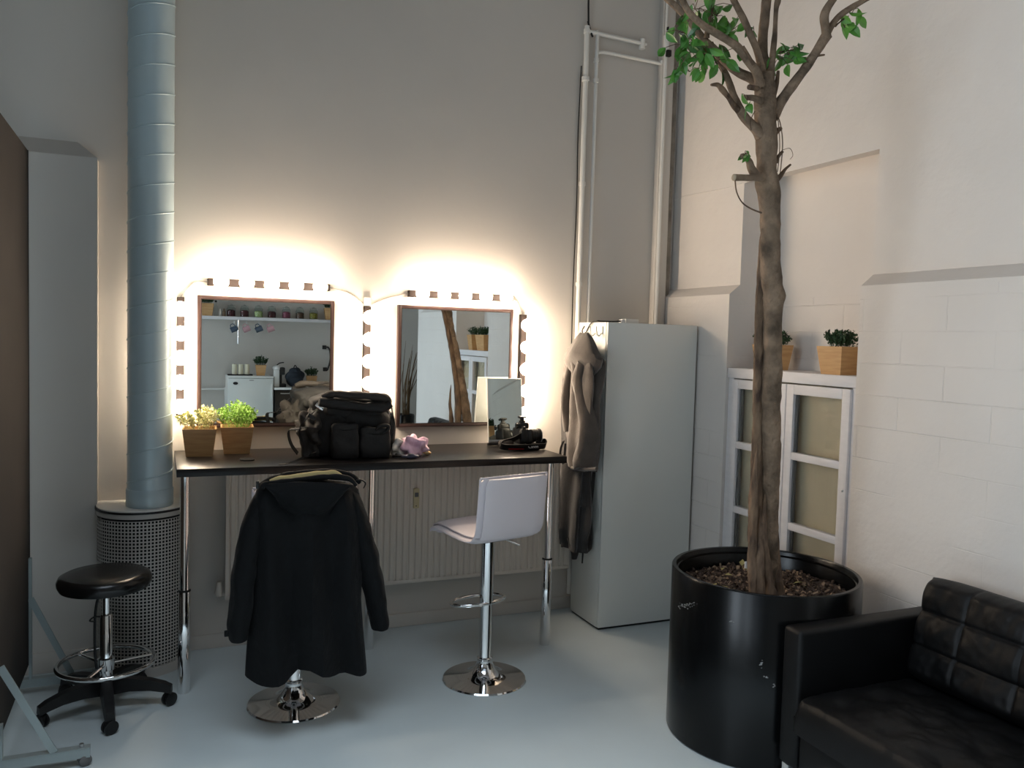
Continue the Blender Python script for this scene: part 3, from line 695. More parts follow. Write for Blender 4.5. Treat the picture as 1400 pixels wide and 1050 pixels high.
# hood lying on the back: bulging pouch
bm = B(); nu, nv = 26, 16; rings = []
def hood_pt(u, v):
    # u -1..1 across, v 0 (top) .. 1 (bottom arc)
    x = 421+u*(61-6*v*v)*(1-.16*v); ybot = 722-40*u*u-6*abs(u)**3
    ytop = 659+4*u*u; y = ytop+(ybot-ytop)*v
    b_ = math.sqrt(max(0, 1-u*u*.96))*math.sin(min(1, .25+v*.95)*PI*.98)
    b_ = max(b_, 0)
    return onY(x, y, CY-.062-.062*b_**.8+.01*noise.noise(V((u*3, v*4, 1))))
front = [[hood_pt(-1+2*i/nu, j/nv) for i in range(nu+1)] for j in range(nv+1)]
for j in range(nv+1):
    back_ = [V((p.x, CY-.035, p.z)) for p in reversed(front[j])]
    rings.append(front[j]+back_)
loft(bm, rings); obj('hood', bm, M['coat'], ct)
# seam roll round the hood opening
bm = B(); tube(bm, smooth_path([onY(x, y, CY-.07) for x, y in ((358, 668), (362, 662), (385, 660), (420, 655), (455, 652), (478, 655), (487, 664))], 5), [.008, .011, .013, .012, .012, .011, .008], 12, nz=lambda p, a: noise.noise(p*30)*.25); obj('hood_edge', bm, M['coat'], ct)
bm = B(); tube(bm, smooth_path([onY(x, y, CY-.045) for x, y in ((369, 659), (385, 655.5), (403, 654), (425, 650.5), (445, 649), (458, 648), (468, 652))], 5), [.010, .017, .017, .018, .018, .017, .008], 14, flat=.9, nz=lambda p, a: noise.noise(p*24)*.22); obj('lining', bm, M['khaki'], ct)
bm = B(); tube(bm, smooth_path([onY(x, y, CY+.0) for x, y in ((352, 666), (372, 655), (400, 648), (430, 645), (455, 644), (480, 650), (492, 660))], 5), [.012, .015, .014, .012, .013, .014, .01], 12, flat=.8, nz=lambda p, a: noise.noise(p*26)*.3); obj('collar', bm, M['coat'], ct)
bm = B(); p = onY(493, 659, CY-.01); tube(bm, smooth_path([p+V((-.02, 0, .01)), p+V((.005, 0, .008)), p+V((.02, -.005, -.005)), p+V((.01, -.01, -.025))]), [.006, .008, .007, .004], 8, flat=.5)
p = onY(352, 664, CY-.02); box(bm, p-V((.006, .004, .012)), p+V((.006, .004, .018)), .002); obj('buckle', bm, M['blk_plastic'], ct)

# ------------------------------------------------------------------ robes on the cabinet side
def robe(name, label, rows, X, dx, dy_scale, m, seed, folds=5, amp=.03):
    t = thing(name, label, 'robe', (X, 4.2, .9), 'robes hung on the cabinet hooks')
    bm = B(); rings = []; n = 52; N = len(rows)*5-4
    for i in range(N):
        a, f = divmod(i, 5); f /= 5; r1 = rows[a]; r2 = rows[min(a+1, len(rows)-1)]
        y, xl, xr = (r1[j]*(1-f)+r2[j]*f for j in range(3)); tt = i/(N-1)
        xc_ = (xl+xr)/2; c = onX(xc_, y, X); dep = (c-EYE).dot(fw); hw = (xr-xl)/2/F*dep
        # ellipse with axes along room X and Y whose outline, seen at this slant, spans hw
        a_ = dx; b_ = math.sqrt(max(.02**2, (hw**2-(a_*.885)**2)))/.465 if hw > a_*.885+.01 else .06
        b_ = min(b_, .16*dy_scale)
        a_ = min(dx*1.25, math.sqrt(max(.0004, hw**2-(b_*.465)**2))/.885)
        ring = []
        for k in range(n):
            th = TAU*k/n; cs, sn = math.cos(th), math.sin(th)
            f_ = 1+amp/.1*(.42*math.sin(folds*th+seed+tt*2.2+noise.noise(V((th, tt*2, seed)))*2)+.5*noise.noise(V((cs*2+seed, sn*2, tt*5))))*min(1, tt*4+.2)
            ring.append(V((min(cx0-.004, c.x+a_*cs*f_), min(4.415, c.y+b_*sn*f_), c.z+.008*noise.noise(V((th*2, tt*9, seed))))))
        rings.append(ring)
    loft(bm, rings); obj('cloth', bm, m, t); return t
rt2 = robe('hanging_robe', 'darker charcoal robe hanging low behind the grey brown one', [(470, 783, 808), (490, 775, 815), (540, 772, 816), (600, 770, 815), (640, 767, 813), (680, 765, 810), (715, 763, 808), (740, 762, 803), (748, 764, 801)], 2.262, .052, 1., M['robe_dk'], 4.2, folds=7, amp=.05)
bm = B()
for pts_, r_ in (([(783, 735), (786, 752), (785, 764)], [.035, .028, .018]), ([(768, 730), (768, 748)], [.02, .012]), ([(776, 640), (773, 700), (770, 745)], [.035, .04, .02]), ([(801, 640), (799, 670), (800, 693)], [.045, .05, .04])):
    P = [onX(x, y, 2.25) for x, y in pts_]; tube(bm, smooth_path(P, 5), r_, 16, flat=.6, nz=lambda p, a: noise.noise(p*16)*.3)
obj('lower_fold', bm, M['robe_dk'], rt2)
bm = B(); tube(bm, [onX(x, y, 2.27) for x, y in ((797, 690), (798, 740), (796, 770))], [.006, .007, .005], 8, flat=.5); obj('belt', bm, M['robe_dk'], rt2)
rt1 = robe('hanging_robe', 'grey brown hooded fleece robe hanging by its hood on the cabinet side', [(465, 788, 806), (478, 779, 816), (492, 774, 821), (510, 776, 820), (540, 776, 818), (570, 775, 817), (600, 774, 816), (625, 776, 815), (640, 778, 814)], 2.205, .055, 1.0, M['robe'], 1.1, folds=6, amp=.05)
bm = B()    # hood: soft peaked cone over the hooks
rings = []; n = 32
for i, (y, xl, xr) in enumerate(((455, 793, 804), (460, 788, 809), (467, 783, 814), (476, 776, 819), (485, 771, 823), (490, 771, 823), (496, 773, 821), (503, 777, 816), (508, 781, 812))):
    c = onX((xl+xr)/2, y, 2.19); dep = (c-EYE).dot(fw); hw = (xr-xl)/2/F*dep
    a_ = min(.078, hw*.62); b_ = math.sqrt(max(.0002, hw**2-(a_*.885)**2))/.465; b_ = min(b_, .2)
    rings.append([V((min(cx0-.003, c.x+a_*math.cos(TAU*k/n)*(1+.22*noise.noise(V((k*.35, i*.3, 5))))), c.y+b_*math.sin(TAU*k/n)*(1+.10*noise.noise(V((k*.5, i*.5, 0)))), c.z+.016*math.sin(TAU*k/n*2+.6)*min(1, i/4)+.012*noise.noise(V((k*.4, i*.3, 2))))) for k in range(n)])
loft(bm, rings); obj('hood', bm, M['robe'], rt1)
for pts_, r_ in (([(782, 500), (778, 530), (776, 560), (778, 590)], [.03, .045, .042, .03]), ([(800, 495), (794, 520), (800, 555), (806, 590), (800, 632), (800, 640)], [.04, .05, .05, .06, .075, .07])):
    bm = B(); P = [onX(x, y, 2.17) for x, y in pts_]; tube(bm, smooth_path(P, 6), r_, 22, flat=.75, nz=lambda p, a: noise.noise(V((p.x*12, p.y*12, p.z*8))+V((math.cos(a), math.sin(a), 0)))*.22); obj('sleeve', bm, M['robe'], rt1)
bm = B(); p = onX(800, 638, 2.13); tube(bm, [onX(x, y, 2.14) for x, y in ((782, 640), (800, 642), (816, 641))], .010, 10); obj('cuff', bm, M['robe'], rt1)
bm = B(); tube(bm, smooth_path([onX(x, y, 2.27) for x, y in ((798, 460), (796, 452), (799, 446))]), .004, 8); obj('hanging_loop', bm, M['robe'], rt1)
bm = B(); tube(bm, smooth_path([onX(x, y, 2.15) for x, y in ((771, 603), (767, 612), (766, 625), (770, 634), (772, 620), (773, 606))]), .007, 8, flat=.5); obj('belt', bm, M['robe_dk'], rt1)

# ------------------------------------------------------------------ camera bag on the table
bg_ = thing('camera_bag', 'bulky black camera bag with front pockets and loose straps on the table', 'bag', (.9, 4.2, TZ))
bcx, bcy = .90, 4.185
bm = B(); sbox(bm, (bcx-.0, bcy+.02, TZ+.128), (.39, .24, .255), 14, 8, .022, 13, R(-4)); obj('main_body', bm, M['bag'], bg_)
bm = B(); sbox(bm, (bcx-.0, bcy+.02, TZ+.245), (.385, .25, .11), 14, 5, .035, 14, R(-4)); obj('top_flap', bm, M['bag'], bg_)
bm = B(); tube(bm, smooth_path([onY(x, y, 4.045) for x, y in ((436, 549), (450, 551), (480, 555), (505, 557), (525, 557), (534, 552))], 5), [.02, .026, .025, .025, .026, .02], 16, nz=lambda p, a: noise.noise(p*22)*.25); obj('zip_roll', bm, M['bag'], bg_)
bm = B(); tube(bm, smooth_path([onY(x, y, 4.06) for x, y in ((440, 543), (455, 539), (475, 540), (500, 541), (525, 544), (533, 549))], 5), [.014, .02, .017, .02, .024, .014], 16, nz=lambda p, a: noise.noise(p*25)*.35); obj('flap_edge', bm, M['bag_grey'], bg_)
bm = B(); tube(bm, smooth_path([onY(x, y, 4.12) for x, y in ((466, 545), (474, 538), (486, 535.5), (498, 538), (506, 545))], 5), .012, 12, flat=.45); obj('handle', bm, M['strap'], bg_)
for (xa, xb, ya, yb) in ((455, 488, 582, 626), (494, 531, 588, 626)):
    a = onY(xa, ya, 4.05); b = onY(xb, yb, 4.05); c = (a+b)/2
    bm = B(); sbox(bm, (c.x, 4.072, max(TZ+.075, c.z)), (b.x-a.x+.016, .085, a.z-b.z+.02), 10, 8, .012, 18, R(-4)); pk = obj('front_pocket', bm, M['bag'], bg_)
    bm = B(); tube(bm, smooth_path([V((a.x+.01, 4.04, a.z-.012)), V((c.x, 4.028, a.z-.020)), V((b.x-.01, 4.035, a.z-.014))]), .007, 10, flat=.6); obj('pocket_flap', bm, M['strap'], pk)
bm = B(); p = onY(524, 584, 4.03); tube(bm, smooth_path([onY(x, y, 4.03) for x, y in ((514, 589), (517, 584), (524, 582), (531, 583), (528, 590), (518, 594))], 5), [.005, .008, .01, .01, .01, .006], 10); obj('webbing_fold', bm, M['strap'], bg_)
# left bellows side
bm = B(); sbox(bm, (bcx-.19, bcy+.02, TZ+.11), (.11, .22, .215), 18, 3.5, .05, 24, R(-14)); obj('side_pocket', bm, M['bag_grey'], bg_)
bm = B(); sbox(bm, (bcx+.195, bcy+.03, TZ+.12), (.07, .20, .22), 10, 3.2, .03, 11, R(-4)); obj('side_pocket', bm, M['bag_grey'], bg_)
for y_, x_ in ((556, 437), (570, 426)):
    p = onY(x_, y_, 4.06); bm = B()
    box(bm, p-V((.022, .006, .010)), p+V((.022, .006, .010)), .003, mtx=Matrix.Translation(p) @ Matrix.Rotation(R(35), 4, 'Y') @ Matrix.Translation(-p)); obj('strap_buckle', bm, M['chrome'] if y_ == 556 else M['blk_plastic'], bg_)
for (x_, y_) in ((533, 569), (538, 585)):
    p = onY(x_, y_, 4.12); bm = B(); tube(bm, [p+V((.010*math.cos(k*TAU/12), 0, .014*math.sin(k*TAU/12))) for k in range(12)], .003, 6, closed=True); obj('ring', bm, M['chrome'], bg_)
def strap(pts, w=.02, th=.0016, m='strap', nm='strap', par=None):
    P = smooth_path(pts, 7); bm = B(); rings = []
    for i, p in enumerate(P):
        tg = (P[min(len(P)-1, i+1)]-P[max(0, i-1)]).normalized(); s = V((.35, .9, .15)); s = (s-tg*s.dot(tg)).normalized(); n = tg.cross(s)
        rings.append([p+s*w/2+n*th, p-s*w/2+n*th, p-s*w/2-n*th, p+s*w/2-n*th])
    loft(bm, rings); return obj(nm, bm, M[m], par)
strap([onY(x, y, 4.08) for x, y in ((437, 556), (426, 566), (414, 578), (408, 586))], .02, par=bg_)
strap([onY(x, y, 4.06) for x, y in ((420, 583), (408, 586), (396, 588), (395, 597), (399, 609), (407, 620))], .035, .002, par=bg_)
strap([onY(x, y, 4.05) for x, y in ((411, 584), (409, 592), (412, 603), (416, 612))], .03, .002, par=bg_)
strap([onY(432, 618, 4.04), onZ(420, 623, TZ+.01), onZ(405, 630, TZ+.003), onZ(390, 634, TZ+.003), onZ(381, 635, TZ+.002)], .012, .001, par=bg_)
strap([onY(x, y, 4.12) for x, y in ((534, 549), (537, 566), (540, 580), (537, 593), (534, 603), (537, 617), (541, 622))], .022, .002, par=bg_)

for o in bg_.children_recursive:
    if o.type == 'MESH':
        for v in o.data.vertices: v.co.z = max(v.co.z, TZ+.0008)
# ------------------------------------------------------------------ pink wrapper and bits
bm = B(); a = onZ(565, 623, TZ); sbox(bm, (a.x+.01, a.y+.02, TZ+.045), (.135, .09, .105), 18, 2.3, .05, 26, .3); 
for v in bm.verts: v.co.z = max(TZ+.001, v.co.z)
pk = obj('plastic_bag', bm, M['pink'], ang=18); tag(pk, 'crumpled pink plastic bag lying beside the camera bag', 'bag')
bm = B(); sbox(bm, (a.x-.075, a.y+.03, TZ+.04), (.10, .06, .09), 14, 1.6, .06, 34, .8)
for v in bm.verts: v.co.z = max(TZ+.001, v.co.z)
obj('clear_end', bm, M['clear_film'], pk)
b = onZ(583, 622, TZ); bm = B(); sbox(bm, (b.x, b.y, TZ+.012), (.055, .04, .026), 8, 2, .02, 30, .4)
for v in bm.verts: v.co.z = max(TZ+.001, v.co.z)
tag(obj('wrapper', bm, M['orange']), 'small orange and cream wrapper beside the pink bag', 'wrapper')
b = onZ(561, 627, TZ); bm = B(); sbox(bm, (b.x, b.y-.0, TZ+.012), (.09, .035, .026), 8, 2, .02, 30, .1)
for v in bm.verts: v.co.z = max(TZ+.001, v.co.z)
tag(obj('wrapper', bm, M['blue_grey']), 'dark blue-grey crumpled packet in front of the pink bag', 'wrapper')
b = onZ(547, 626, TZ); bm = B(); tube(bm, smooth_path([V((b.x-.035, b.y+.01, TZ+.008)), V((b.x-.01, b.y-.015, TZ+.012)), V((b.x+.02, b.y, TZ+.01)), V((b.x+.0, b.y+.02, TZ+.009)), V((b.x-.02, b.y+.005, TZ+.018))]), .006, 8); tag(obj('cable_coil', bm, M['cable']), 'small black bundled cable between the bag and the pink wrapper', 'cable')

# ------------------------------------------------------------------ standing make-up mirror
ms = thing('makeup_mirror', 'small rectangular tilted standing mirror on the table behind the camera', 'mirror', onZ(693, 612, TZ))
pl = onY(668, 611, 4.36); pr_ = onY(720, 608, 4.36); w = .215; hgt = .385
mm_ = Matrix.Translation(V((pl.x, 4.36, TZ+.004))) @ Matrix.Rotation(R(0), 4, 'Z') @ Matrix.Rotation(R(-8), 4, 'X')
bm = B(); box(bm, (0, 0, 0), (w, .014, hgt), .001, mtx=mm_); obj('panel', bm, M['gloss_white'], ms)
bm = B(); box(bm, (.003, -.0015, .03), (w-.003, .0, hgt-.003), mtx=mm_); obj('mirror_glass', bm, M['dim_mirror'], ms, smooth=False)
bm = B(); box(bm, (-.002, -.006, 0), (w+.002, .022, .016), .002, mtx=mm_); obj('base', bm, M['blk_plastic'], ms)
bm = B(); box(bm, (.0, -.003, .016), (w, -.0, .032), .001, mtx=mm_); obj('lower_rail', bm, M['steel'], ms)
bm = B(); box(bm, (.08, .018, .0), (.14, .10, .006), .002, mtx=Matrix.Translation(V((pl.x, 4.36, TZ+.0001)))); box(bm, (.095, .014, .15), (.125, .02, .19), mtx=mm_)
tube(bm, [mm_ @ V((.11, .018, .17)), V((pl.x+.11, 4.455, TZ+.006))], .006, 8); obj('stand', bm, M['steel'], ms)

# ------------------------------------------------------------------ DSLR camera
k0 = onZ(720, 614, TZ); kx, ky = k0.x+.01, k0.y+.03
cmr = thing('digital_camera', 'black digital camera with neck strap lying on the table end', 'camera', (kx, ky, TZ), rz=R(0))
# camera: lens points to +X
cz0 = TZ+.03
bm = B(); sbox(bm, (kx-.035, ky, cz0+.045), (.058, .13, .088), 8, 6, .0, 1); obj('camera_body', bm, M['blk_plastic'], cmr)
bm = B(); sbox(bm, (kx-.028, ky, cz0+.100), (.07, .055, .038), 6, 4); obj('viewfinder_hump', bm, M['blk_plastic'], cmr)
bm = B(); sbox(bm, (kx-.01, ky-.052, cz0+.043), (.045, .03, .085), 6, 4); obj('grip', bm, M['vinyl'], cmr)
AX = Matrix.Rotation(R(90), 3, 'Y')
bm = B(); lathe(bm, [(0, 0), (.034, 0), (.034, .02), (.038, .022), (.038, .055), (.036, .057), (.036, .075), (.040, .077), (.040, .092), (.033, .092), (.03, .082)], (kx-.008, ky, cz0+.042), 36, AX); ln = obj('lens', bm, M['blk_plastic'], cmr)
bm = B(); lathe(bm, [(0, .08), (.031, .08), (.031, .081), (0, .083)], (kx-.008, ky, cz0+.042), 30, AX); obj('front_glass', bm, M['lens'], ln)
bm = B(); lathe(bm, [(.0402, .088), (.0406, .088), (.0406, .0915), (.0402, .0915)], (kx-.008, ky, cz0+.042), 30, AX); obj('rim', bm, M['white_print'], ln)
bm = B(); box(bm, (kx-.045, ky-.012, cz0+.118), (kx-.015, ky+.012, cz0+.128), .002); box(bm, (kx-.04, ky-.008, cz0+.126), (kx-.02, ky+.008, cz0+.142), .002); box(bm, (kx-.05, ky-.02, cz0+.140), (kx-.008, ky+.02, cz0+.152), .004); obj('flash_trigger', bm, M['blk_plastic'], cmr)
bm = B(); lathe(bm, [(0, 0), (.012, 0), (.012, .012), (.0, .013)], (kx-.038, ky-.045, cz0+.088), 20); obj('mode_dial', bm, M['blk_plastic'], cmr)
bm = B(); lathe(bm, [(0, 0), (.016, 0), (.016, .006), (.0, .007)], (kx-.068, ky-.02, cz0+.1), 20, Matrix.Rotation(R(-90), 3, 'Y')); obj('eyepiece', bm, M['vinyl'], cmr)
def flatstrap(pts, w, m, nm, par, th=.0015):
    P = smooth_path(pts, 7); bm = B(); rings = []
    for i, p in enumerate(P):
        tg = (P[min(len(P)-1, i+1)]-P[max(0, i-1)]).normalized(); s = V((0, -.5, .85)); s = (s-tg*s.dot(tg)).normalized(); n = tg.cross(s)
        rings.append([p+s*w/2+n*th, p-s*w/2+n*th, p-s*w/2-n*th, p+s*w/2-n*th])
    loft(bm, rings); return obj(nm, bm, M[m], par)
Yf = ky-.085
st_ = flatstrap([V((kx-.06, ky-.05, cz0+.05)), V((kx-.11, ky-.06, TZ+.058)), V((kx-.165, ky-.065, TZ+.045)), V((kx-.19, ky-.08, TZ+.03)), V((kx-.15, Yf-.01, TZ+.022)), V((kx-.07, Yf-.012, TZ+.021)), V((kx+.03, Yf, TZ+.021)), V((kx+.09, Yf+.02, TZ+.022)), V((kx+.10, Yf+.06, TZ+.04)), V((kx+.05, ky-.02, cz0+.0))], .038, 'strap', 'neck_strap', cmr)
flatstrap([V((kx-.15, Yf-.014, TZ+.030)), V((kx-.07, Yf-.0165, TZ+.029)), V((kx+.03, Yf-.0045, TZ+.029)), V((kx+.075, Yf+.008, TZ+.030))], .004, 'red', 'red_stripe', st_, .0006)
flatstrap([V((kx-.15, Yf-.0155, TZ+.014)), V((kx-.10, Yf-.017, TZ+.012)), V((kx-.06, Yf-.0175, TZ+.011))], .005, 'red', 'red_stripe', st_, .0006)
tm = Matrix.Translation(V((kx+.0, Yf-.0125, TZ+.0215))) @ Matrix.Rotation(R(6), 4, 'Z') @ Matrix.Rotation(R(60), 4, 'X')
text('strap_lettering', 'Canon', .024, tm, M['white_print'], st_)
sbm = B(); sbox(sbm, (kx-.15, ky-.06, TZ+.035), (.11, .05, .05), 8, 2.2, .015, 20, .3); obj('strap_pad', sbm, M['bag_grey'], cmr)
bm = B(); box(bm, (kx-.075, ky-.07, TZ), (kx+.06, ky+.05, cz0+.002), .008); obj('folded_strap', bm, M['strap'], cmr)

# ------------------------------------------------------------------ tree in tub
TC = V((2.396, 2.793, 0)); TR, TH = .391, .703
tr = thing('potted_tree', 'tall pruned ficus tree in a large black round tub with bark mulch', 'tree', TC)
bm = B(); lathe(bm, [(0, 0), (TR-.008, 0), (TR, .008), (TR, TH-.006), (TR-.004, TH), (TR-.018, TH), (TR-.022, TH-.006), (TR-.024, .5), (TR-.024, .4), (0, .4)], TC, 128); tub = obj('tub', bm, M['tub'], tr)
# inner rim line and scuffs
bm = B(); lathe(bm, [(TR-.0225, TH-.02), (TR-.028, TH-.022), (TR-.028, TH-.028), (TR-.0225, TH-.03)], TC, 96, caps=False); obj('inner_lip', bm, M['tub'], tub)
def on_tub(x, y):
    d = ray(x, y); o_ = EYE-TC; a = d.x**2+d.y**2; b_ = 2*(o_.x*d.x+o_.y*d.y); c_ = o_.x**2+o_.y**2-(TR+.0006)**2
    t_ = (-b_-math.sqrt(max(0, b_*b_-4*a*c_)))/(2*a); return EYE+d*t_
bm = B()
for (x, y, n_, sx, sy) in ((936, 828, 46, 16, 6), (1001, 849, 5, 3, 2), (1041, 908, 8, 3, 8), (1058, 938, 5, 2, 4), (1047, 925, 5, 4, 3)):
    for k in range(n_):
        p = on_tub(x+random.gauss(0, sx*.45), y+random.gauss(0, sy*.45)); r_ = random.uniform(.0008, .0022)
        a = V((-(p-TC).y, (p-TC).x, 0)).normalized(); bm.faces.new([bm.verts.new(p+a*r_*random.uniform(.6, 2.4)*c_+V((0, 0, r_*s_*random.uniform(.5, 1.2)))) for c_, s_ in ((-1, -1), (1, -1), (1, 1), (-1, 1))])
obj('scuff_mark', bm, M['scuff'], tub, smooth=False)
SZ = .625
bm = B(); g = bmesh.ops.create_grid(bm, x_segments=70, y_segments=70, size=TR-.025)
for v in list(bm.verts):
    if math.hypot(v.co.x, v.co.y) > TR-.0255: bm.verts.remove(v)
for v in bm.verts:
    rr = math.hypot(v.co.x, v.co.y)/TR; v.co = V((v.co.x, v.co.y, SZ-.02*rr+.02*noise.noise(v.co*9)+.012*noise.noise(v.co*40)))+TC
so = obj('soil', bm, M['soil'], tr)
for nm, m_, cnt, s_ in (('bark_chips', 'chip1', 1500, 1.), ('pale_bark_chips', 'chip2', 520, .9), ('fallen_leaves', 'dead_leaf', 30, 1)):
    bm = B()
    for k in range(cnt):
        a = random.uniform(0, TAU); r_ = (TR-.045)*math.sqrt(random.random()); p = V((TC.x+r_*math.cos(a), TC.y+r_*math.sin(a), 0)); p.z = SZ-.02*r_/TR+.02*noise.noise((p-TC)*9)+random.uniform(.002, .014)
        if (p-V((2.32, 2.69, p.z))).length < .05: continue
        if nm == 'fallen_leaves': leaf(bm, p+V((0, 0, .012)), V((random.gauss(0, 1), random.gauss(0, 1), random.gauss(0, .4))), random.uniform(.03, .07), random.uniform(.008, .016), V((0, 0, 1)))
        else:
            L_ = random.uniform(.008, .026)*s_; w_ = random.uniform(.003, .008); t_ = random.uniform(.0015, .004)
            mtx = xf(p, (random.gauss(0, .5), random.gauss(0, .5), random.uniform(0, TAU)))
            box(bm, (-L_, -w_, -t_), (L_, w_, t_), mtx=mtx)
    o = obj(nm, bm, M[m_], tr, smooth=False); o['kind'] = 'stuff'
bm = B(); p = onZ(1021, 775, SZ+.02); box(bm, (p.x-.012, p.y-.003, SZ-.01), (p.x+.012, p.y+.003, SZ+.045), .001); obj('plant_tag', bm, M['white_print'], tr)
# trunk in the leaning plane
TP = [(2.33, 2.70, .60), (2.31, 2.68, .67), (2.275, 2.67, .8), (2.25, 2.65, .99), (2.23, 2.60, 1.15), (2.20, 2.57, 1.3), (2.18, 2.54, 1.44), (2.16, 2.53, 1.58), (2.14, 2.51, 1.72), (2.11, 2.49, 1.86), (2.08, 2.47, 1.99), (2.06, 2.46, 2.12), (2.03, 2.45, 2.25), (2.01, 2.44, 2.38)]
def trY(y): # plane depth along the trunk for an image row
    return 2.68 if y > 700 else 2.44+(2.68-2.44)*max(0, (y-200))/500 if y > 200 else 2.44
def tp(x, y, dy=0.): return onY(x, y, trY(y)+dy)
px_w = lambda w, P: w/2/F*((P-EYE).dot(fw))
def limb(name, path, m, seg=14, dys=None, parent=None, rough=.12, sub=6, fr=26.):
    P = []; rad = []
    for i, q in enumerate(path):
        x, y, w = q[:3]; dy = q[3] if len(q) > 3 else 0.; p = tp(x, y, dy); P.append(p); rad.append(px_w(w, p))
    PP = smooth_path(P, sub); rr = []
    for i in range(len(PP)): t = i/sub; k = min(len(P)-2, int(t)); f = t-k; rr.append(rad[k]*(1-f)+rad[k+1]*f)
    bm = B(); tube(bm, PP, rr, seg, nz=lambda p, a: rough*(noise.noise(p*fr*.6)+.8*noise.noise(p*fr+V((math.cos(a)*2, math.sin(a)*2, 0)))))
    return obj(name, bm, M[m], parent or tr)
trunk = limb('trunk', [(1050, 822, 30), (1050, 790, 28), (1050, 740, 26), (1051, 700, 25), (1053, 650, 27), (1054, 600, 27), (1054, 560, 26), (1056, 500, 26), (1056, 450, 25), (1057, 420, 27), (1058, 405, 33), (1055, 385, 28), (1053, 350, 26), (1053, 300, 27), (1051, 265, 30), (1048, 245, 32), (1048, 215, 27), (1048, 180, 27), (1046, 150, 29), (1046, 125, 30), (1045, 100, 22)], 'bark2', 24, rough=.13)
limb('climbing_stem', [(1044, 312, 4), (1042, 330, 7, .02), (1040, 380, 11, .03), (1038, 430, 12, .035), (1037, 500, 13, .035), (1036, 560, 14, .03), (1035, 620, 15, .02), (1033, 680, 17, .0), (1032, 730, 20, -.01), (1036, 780, 22, -.03), (1040, 822, 24, -.03)], 'bark', 14, rough=.2)
for k, pth in enumerate(([(1036, 606, 1.2, -.02), (1032, 660, 9, -.045), (1030, 700, 12, -.05), (1029, 750, 14, -.06), (1030, 800, 16, -.08), (1032, 824, 18, -.09)],
                         [(1046, 676, 1.2, -.02), (1044, 730, 10, -.065), (1047, 770, 13, -.075), (1053, 805, 15, -.09), (1056, 826, 17, -.10)],
                         [(1040, 686, 1.2, -.02), (1040, 740, 9, -.07), (1039, 780, 12, -.09), (1042, 826, 14, -.11)],
                         [(1063, 716, 1.2, .0), (1062, 770, 11, -.02), (1064, 800, 14, -.04), (1067, 824, 16, -.05)])):
    limb('root_strand', pth, 'bark', 10, rough=.25)
br_ = [
 [(1046, 160, 20), (1042, 108, 13), (1038, 80, 10, -.02), (1031, 59, 9, -.04), (1017, 27, 9, -.07), (1003, 0, 8, -.1), (994, -22, 8, -.12)],
 [(1047, 130, 20, .02), (1049, 103, 16, .03), (1043, 75, 13, .04), (1043, 51, 13, .05), (1046, 20, 14, .06), (1049, -10, 13, .07), (1052, -35, 12, .08)],
 [(1052, 125, 14), (1054, 98, 10), (1057, 70, 8), (1059, 51, 7), (1061, 15, 6, .02), (1063, 3, 8, .03), (1068, -18, 6, .03)],
 [(1042, 125, 18), (1028, 108, 13), (1010, 99, 12), (990, 82, 12, .03), (975, 66, 11, .05), (962, 54, 10, .06), (950, 38, 10, .08), (938, 23, 9, .1), (923, 8, 9, .12), (905, -8, 8, .14)],
 [(1040, 118, 14, -.03), (1034, 98, 12, -.04), (1020, 80, 11, -.05), (1008, 64, 11, -.06), (985, 49, 10, -.07), (959, 33, 10, -.08), (941, 15, 9, -.09), (932, -3, 9, -.1), (926, -20, 8, -.1)],
 [(1040, 186, 16), (1034, 177, 15), (1020, 163, 13), (1011, 149, 12, .02), (1003, 130, 9, .04), (995, 108, 9, .05), (986, 90, 8, .06), (977, 74, 6, .07), (973, 58, 5, .08)],
 [(1010, 152, 9, .02), (1003, 144, 8, .0), (996, 133, 7, -.01), (987, 122, 8, -.02), (981, 116, 6, -.02), (972, 116, 3, -.02)],
 [(1054, 158, 22), (1064, 144, 17, -.01), (1075, 128, 13, -.02), (1090, 108, 13, -.04), (1104, 89, 13, -.06), (1113, 75, 12, -.07), (1124, 58, 13, -.08), (1131, 47, 15, -.09)],
 [(1130, 50, 13, -.09), (1128, 36, 12, -.1), (1127, 22, 12, -.11), (1133, 8, 10, -.12), (1143, -6, 9, -.13), (1152, -20, 8, -.14)],
 [(1130, 46, 11, -.09), (1139, 32, 9, -.1), (1150, 20, 8, -.12), (1168, 8, 8, -.14), (1190, -4, 7, -.17), (1210, -14, 6, -.2)],
 [(1042, 245, 13), (1034, 240, 12, -.03), (1027, 230, 10, -.04), (1024, 220, 8, -.05), (1017, 214, 8, -.06), (1013, 213, 6, -.06)],
 [(1042, 242, 12, -.03), (1030, 243, 9, -.05), (1018, 243, 9, -.06), (1004, 242.5, 9, -.07)],
 [(1062, 246, 7), (1068, 239, 6), (1074, 231, 4), (1081, 225, 3)],
 [(1060, 222, 7), (1064, 214, 5), (1070, 207, 4)],
 [(1060, 182, 8), (1065, 177, 7), (1068, 176, 5)],
 [(1040, 138, 10, -.03), (1030, 134, 8, -.04), (1018, 133, 7, -.05)],
 [(1036, 121, 7, -.05), (1024, 119, 6, -.06)],
 [(1058, 130, 7, .0), (1062, 112, 6, .0), (1064, 97, 4, .0)],
 [(1030, 88, 5, -.06), (1023, 75, 4, -.07), (1016, 63, 3, -.07)],
 [(1110, 78, 4, -.07), (1120, 76, 3, -.08), (1127, 75, 2.5, -.08)],
 [(966, 52, 8, .04), (968, 35, 6, .03), (971, 20, 6, .03), (975, 8, 4, .03)],
 [(1063, 72, 2, .0), (1073, 70, 2, .0), (1085, 68, 2, -.01), (1093, 65, 1.5, -.02)],
 [(1142, 36, 3, -.1), (1146, 32, 2, -.1), (1155, 25, 2, -.11), (1160, 22, 1.5, -.11)],
]
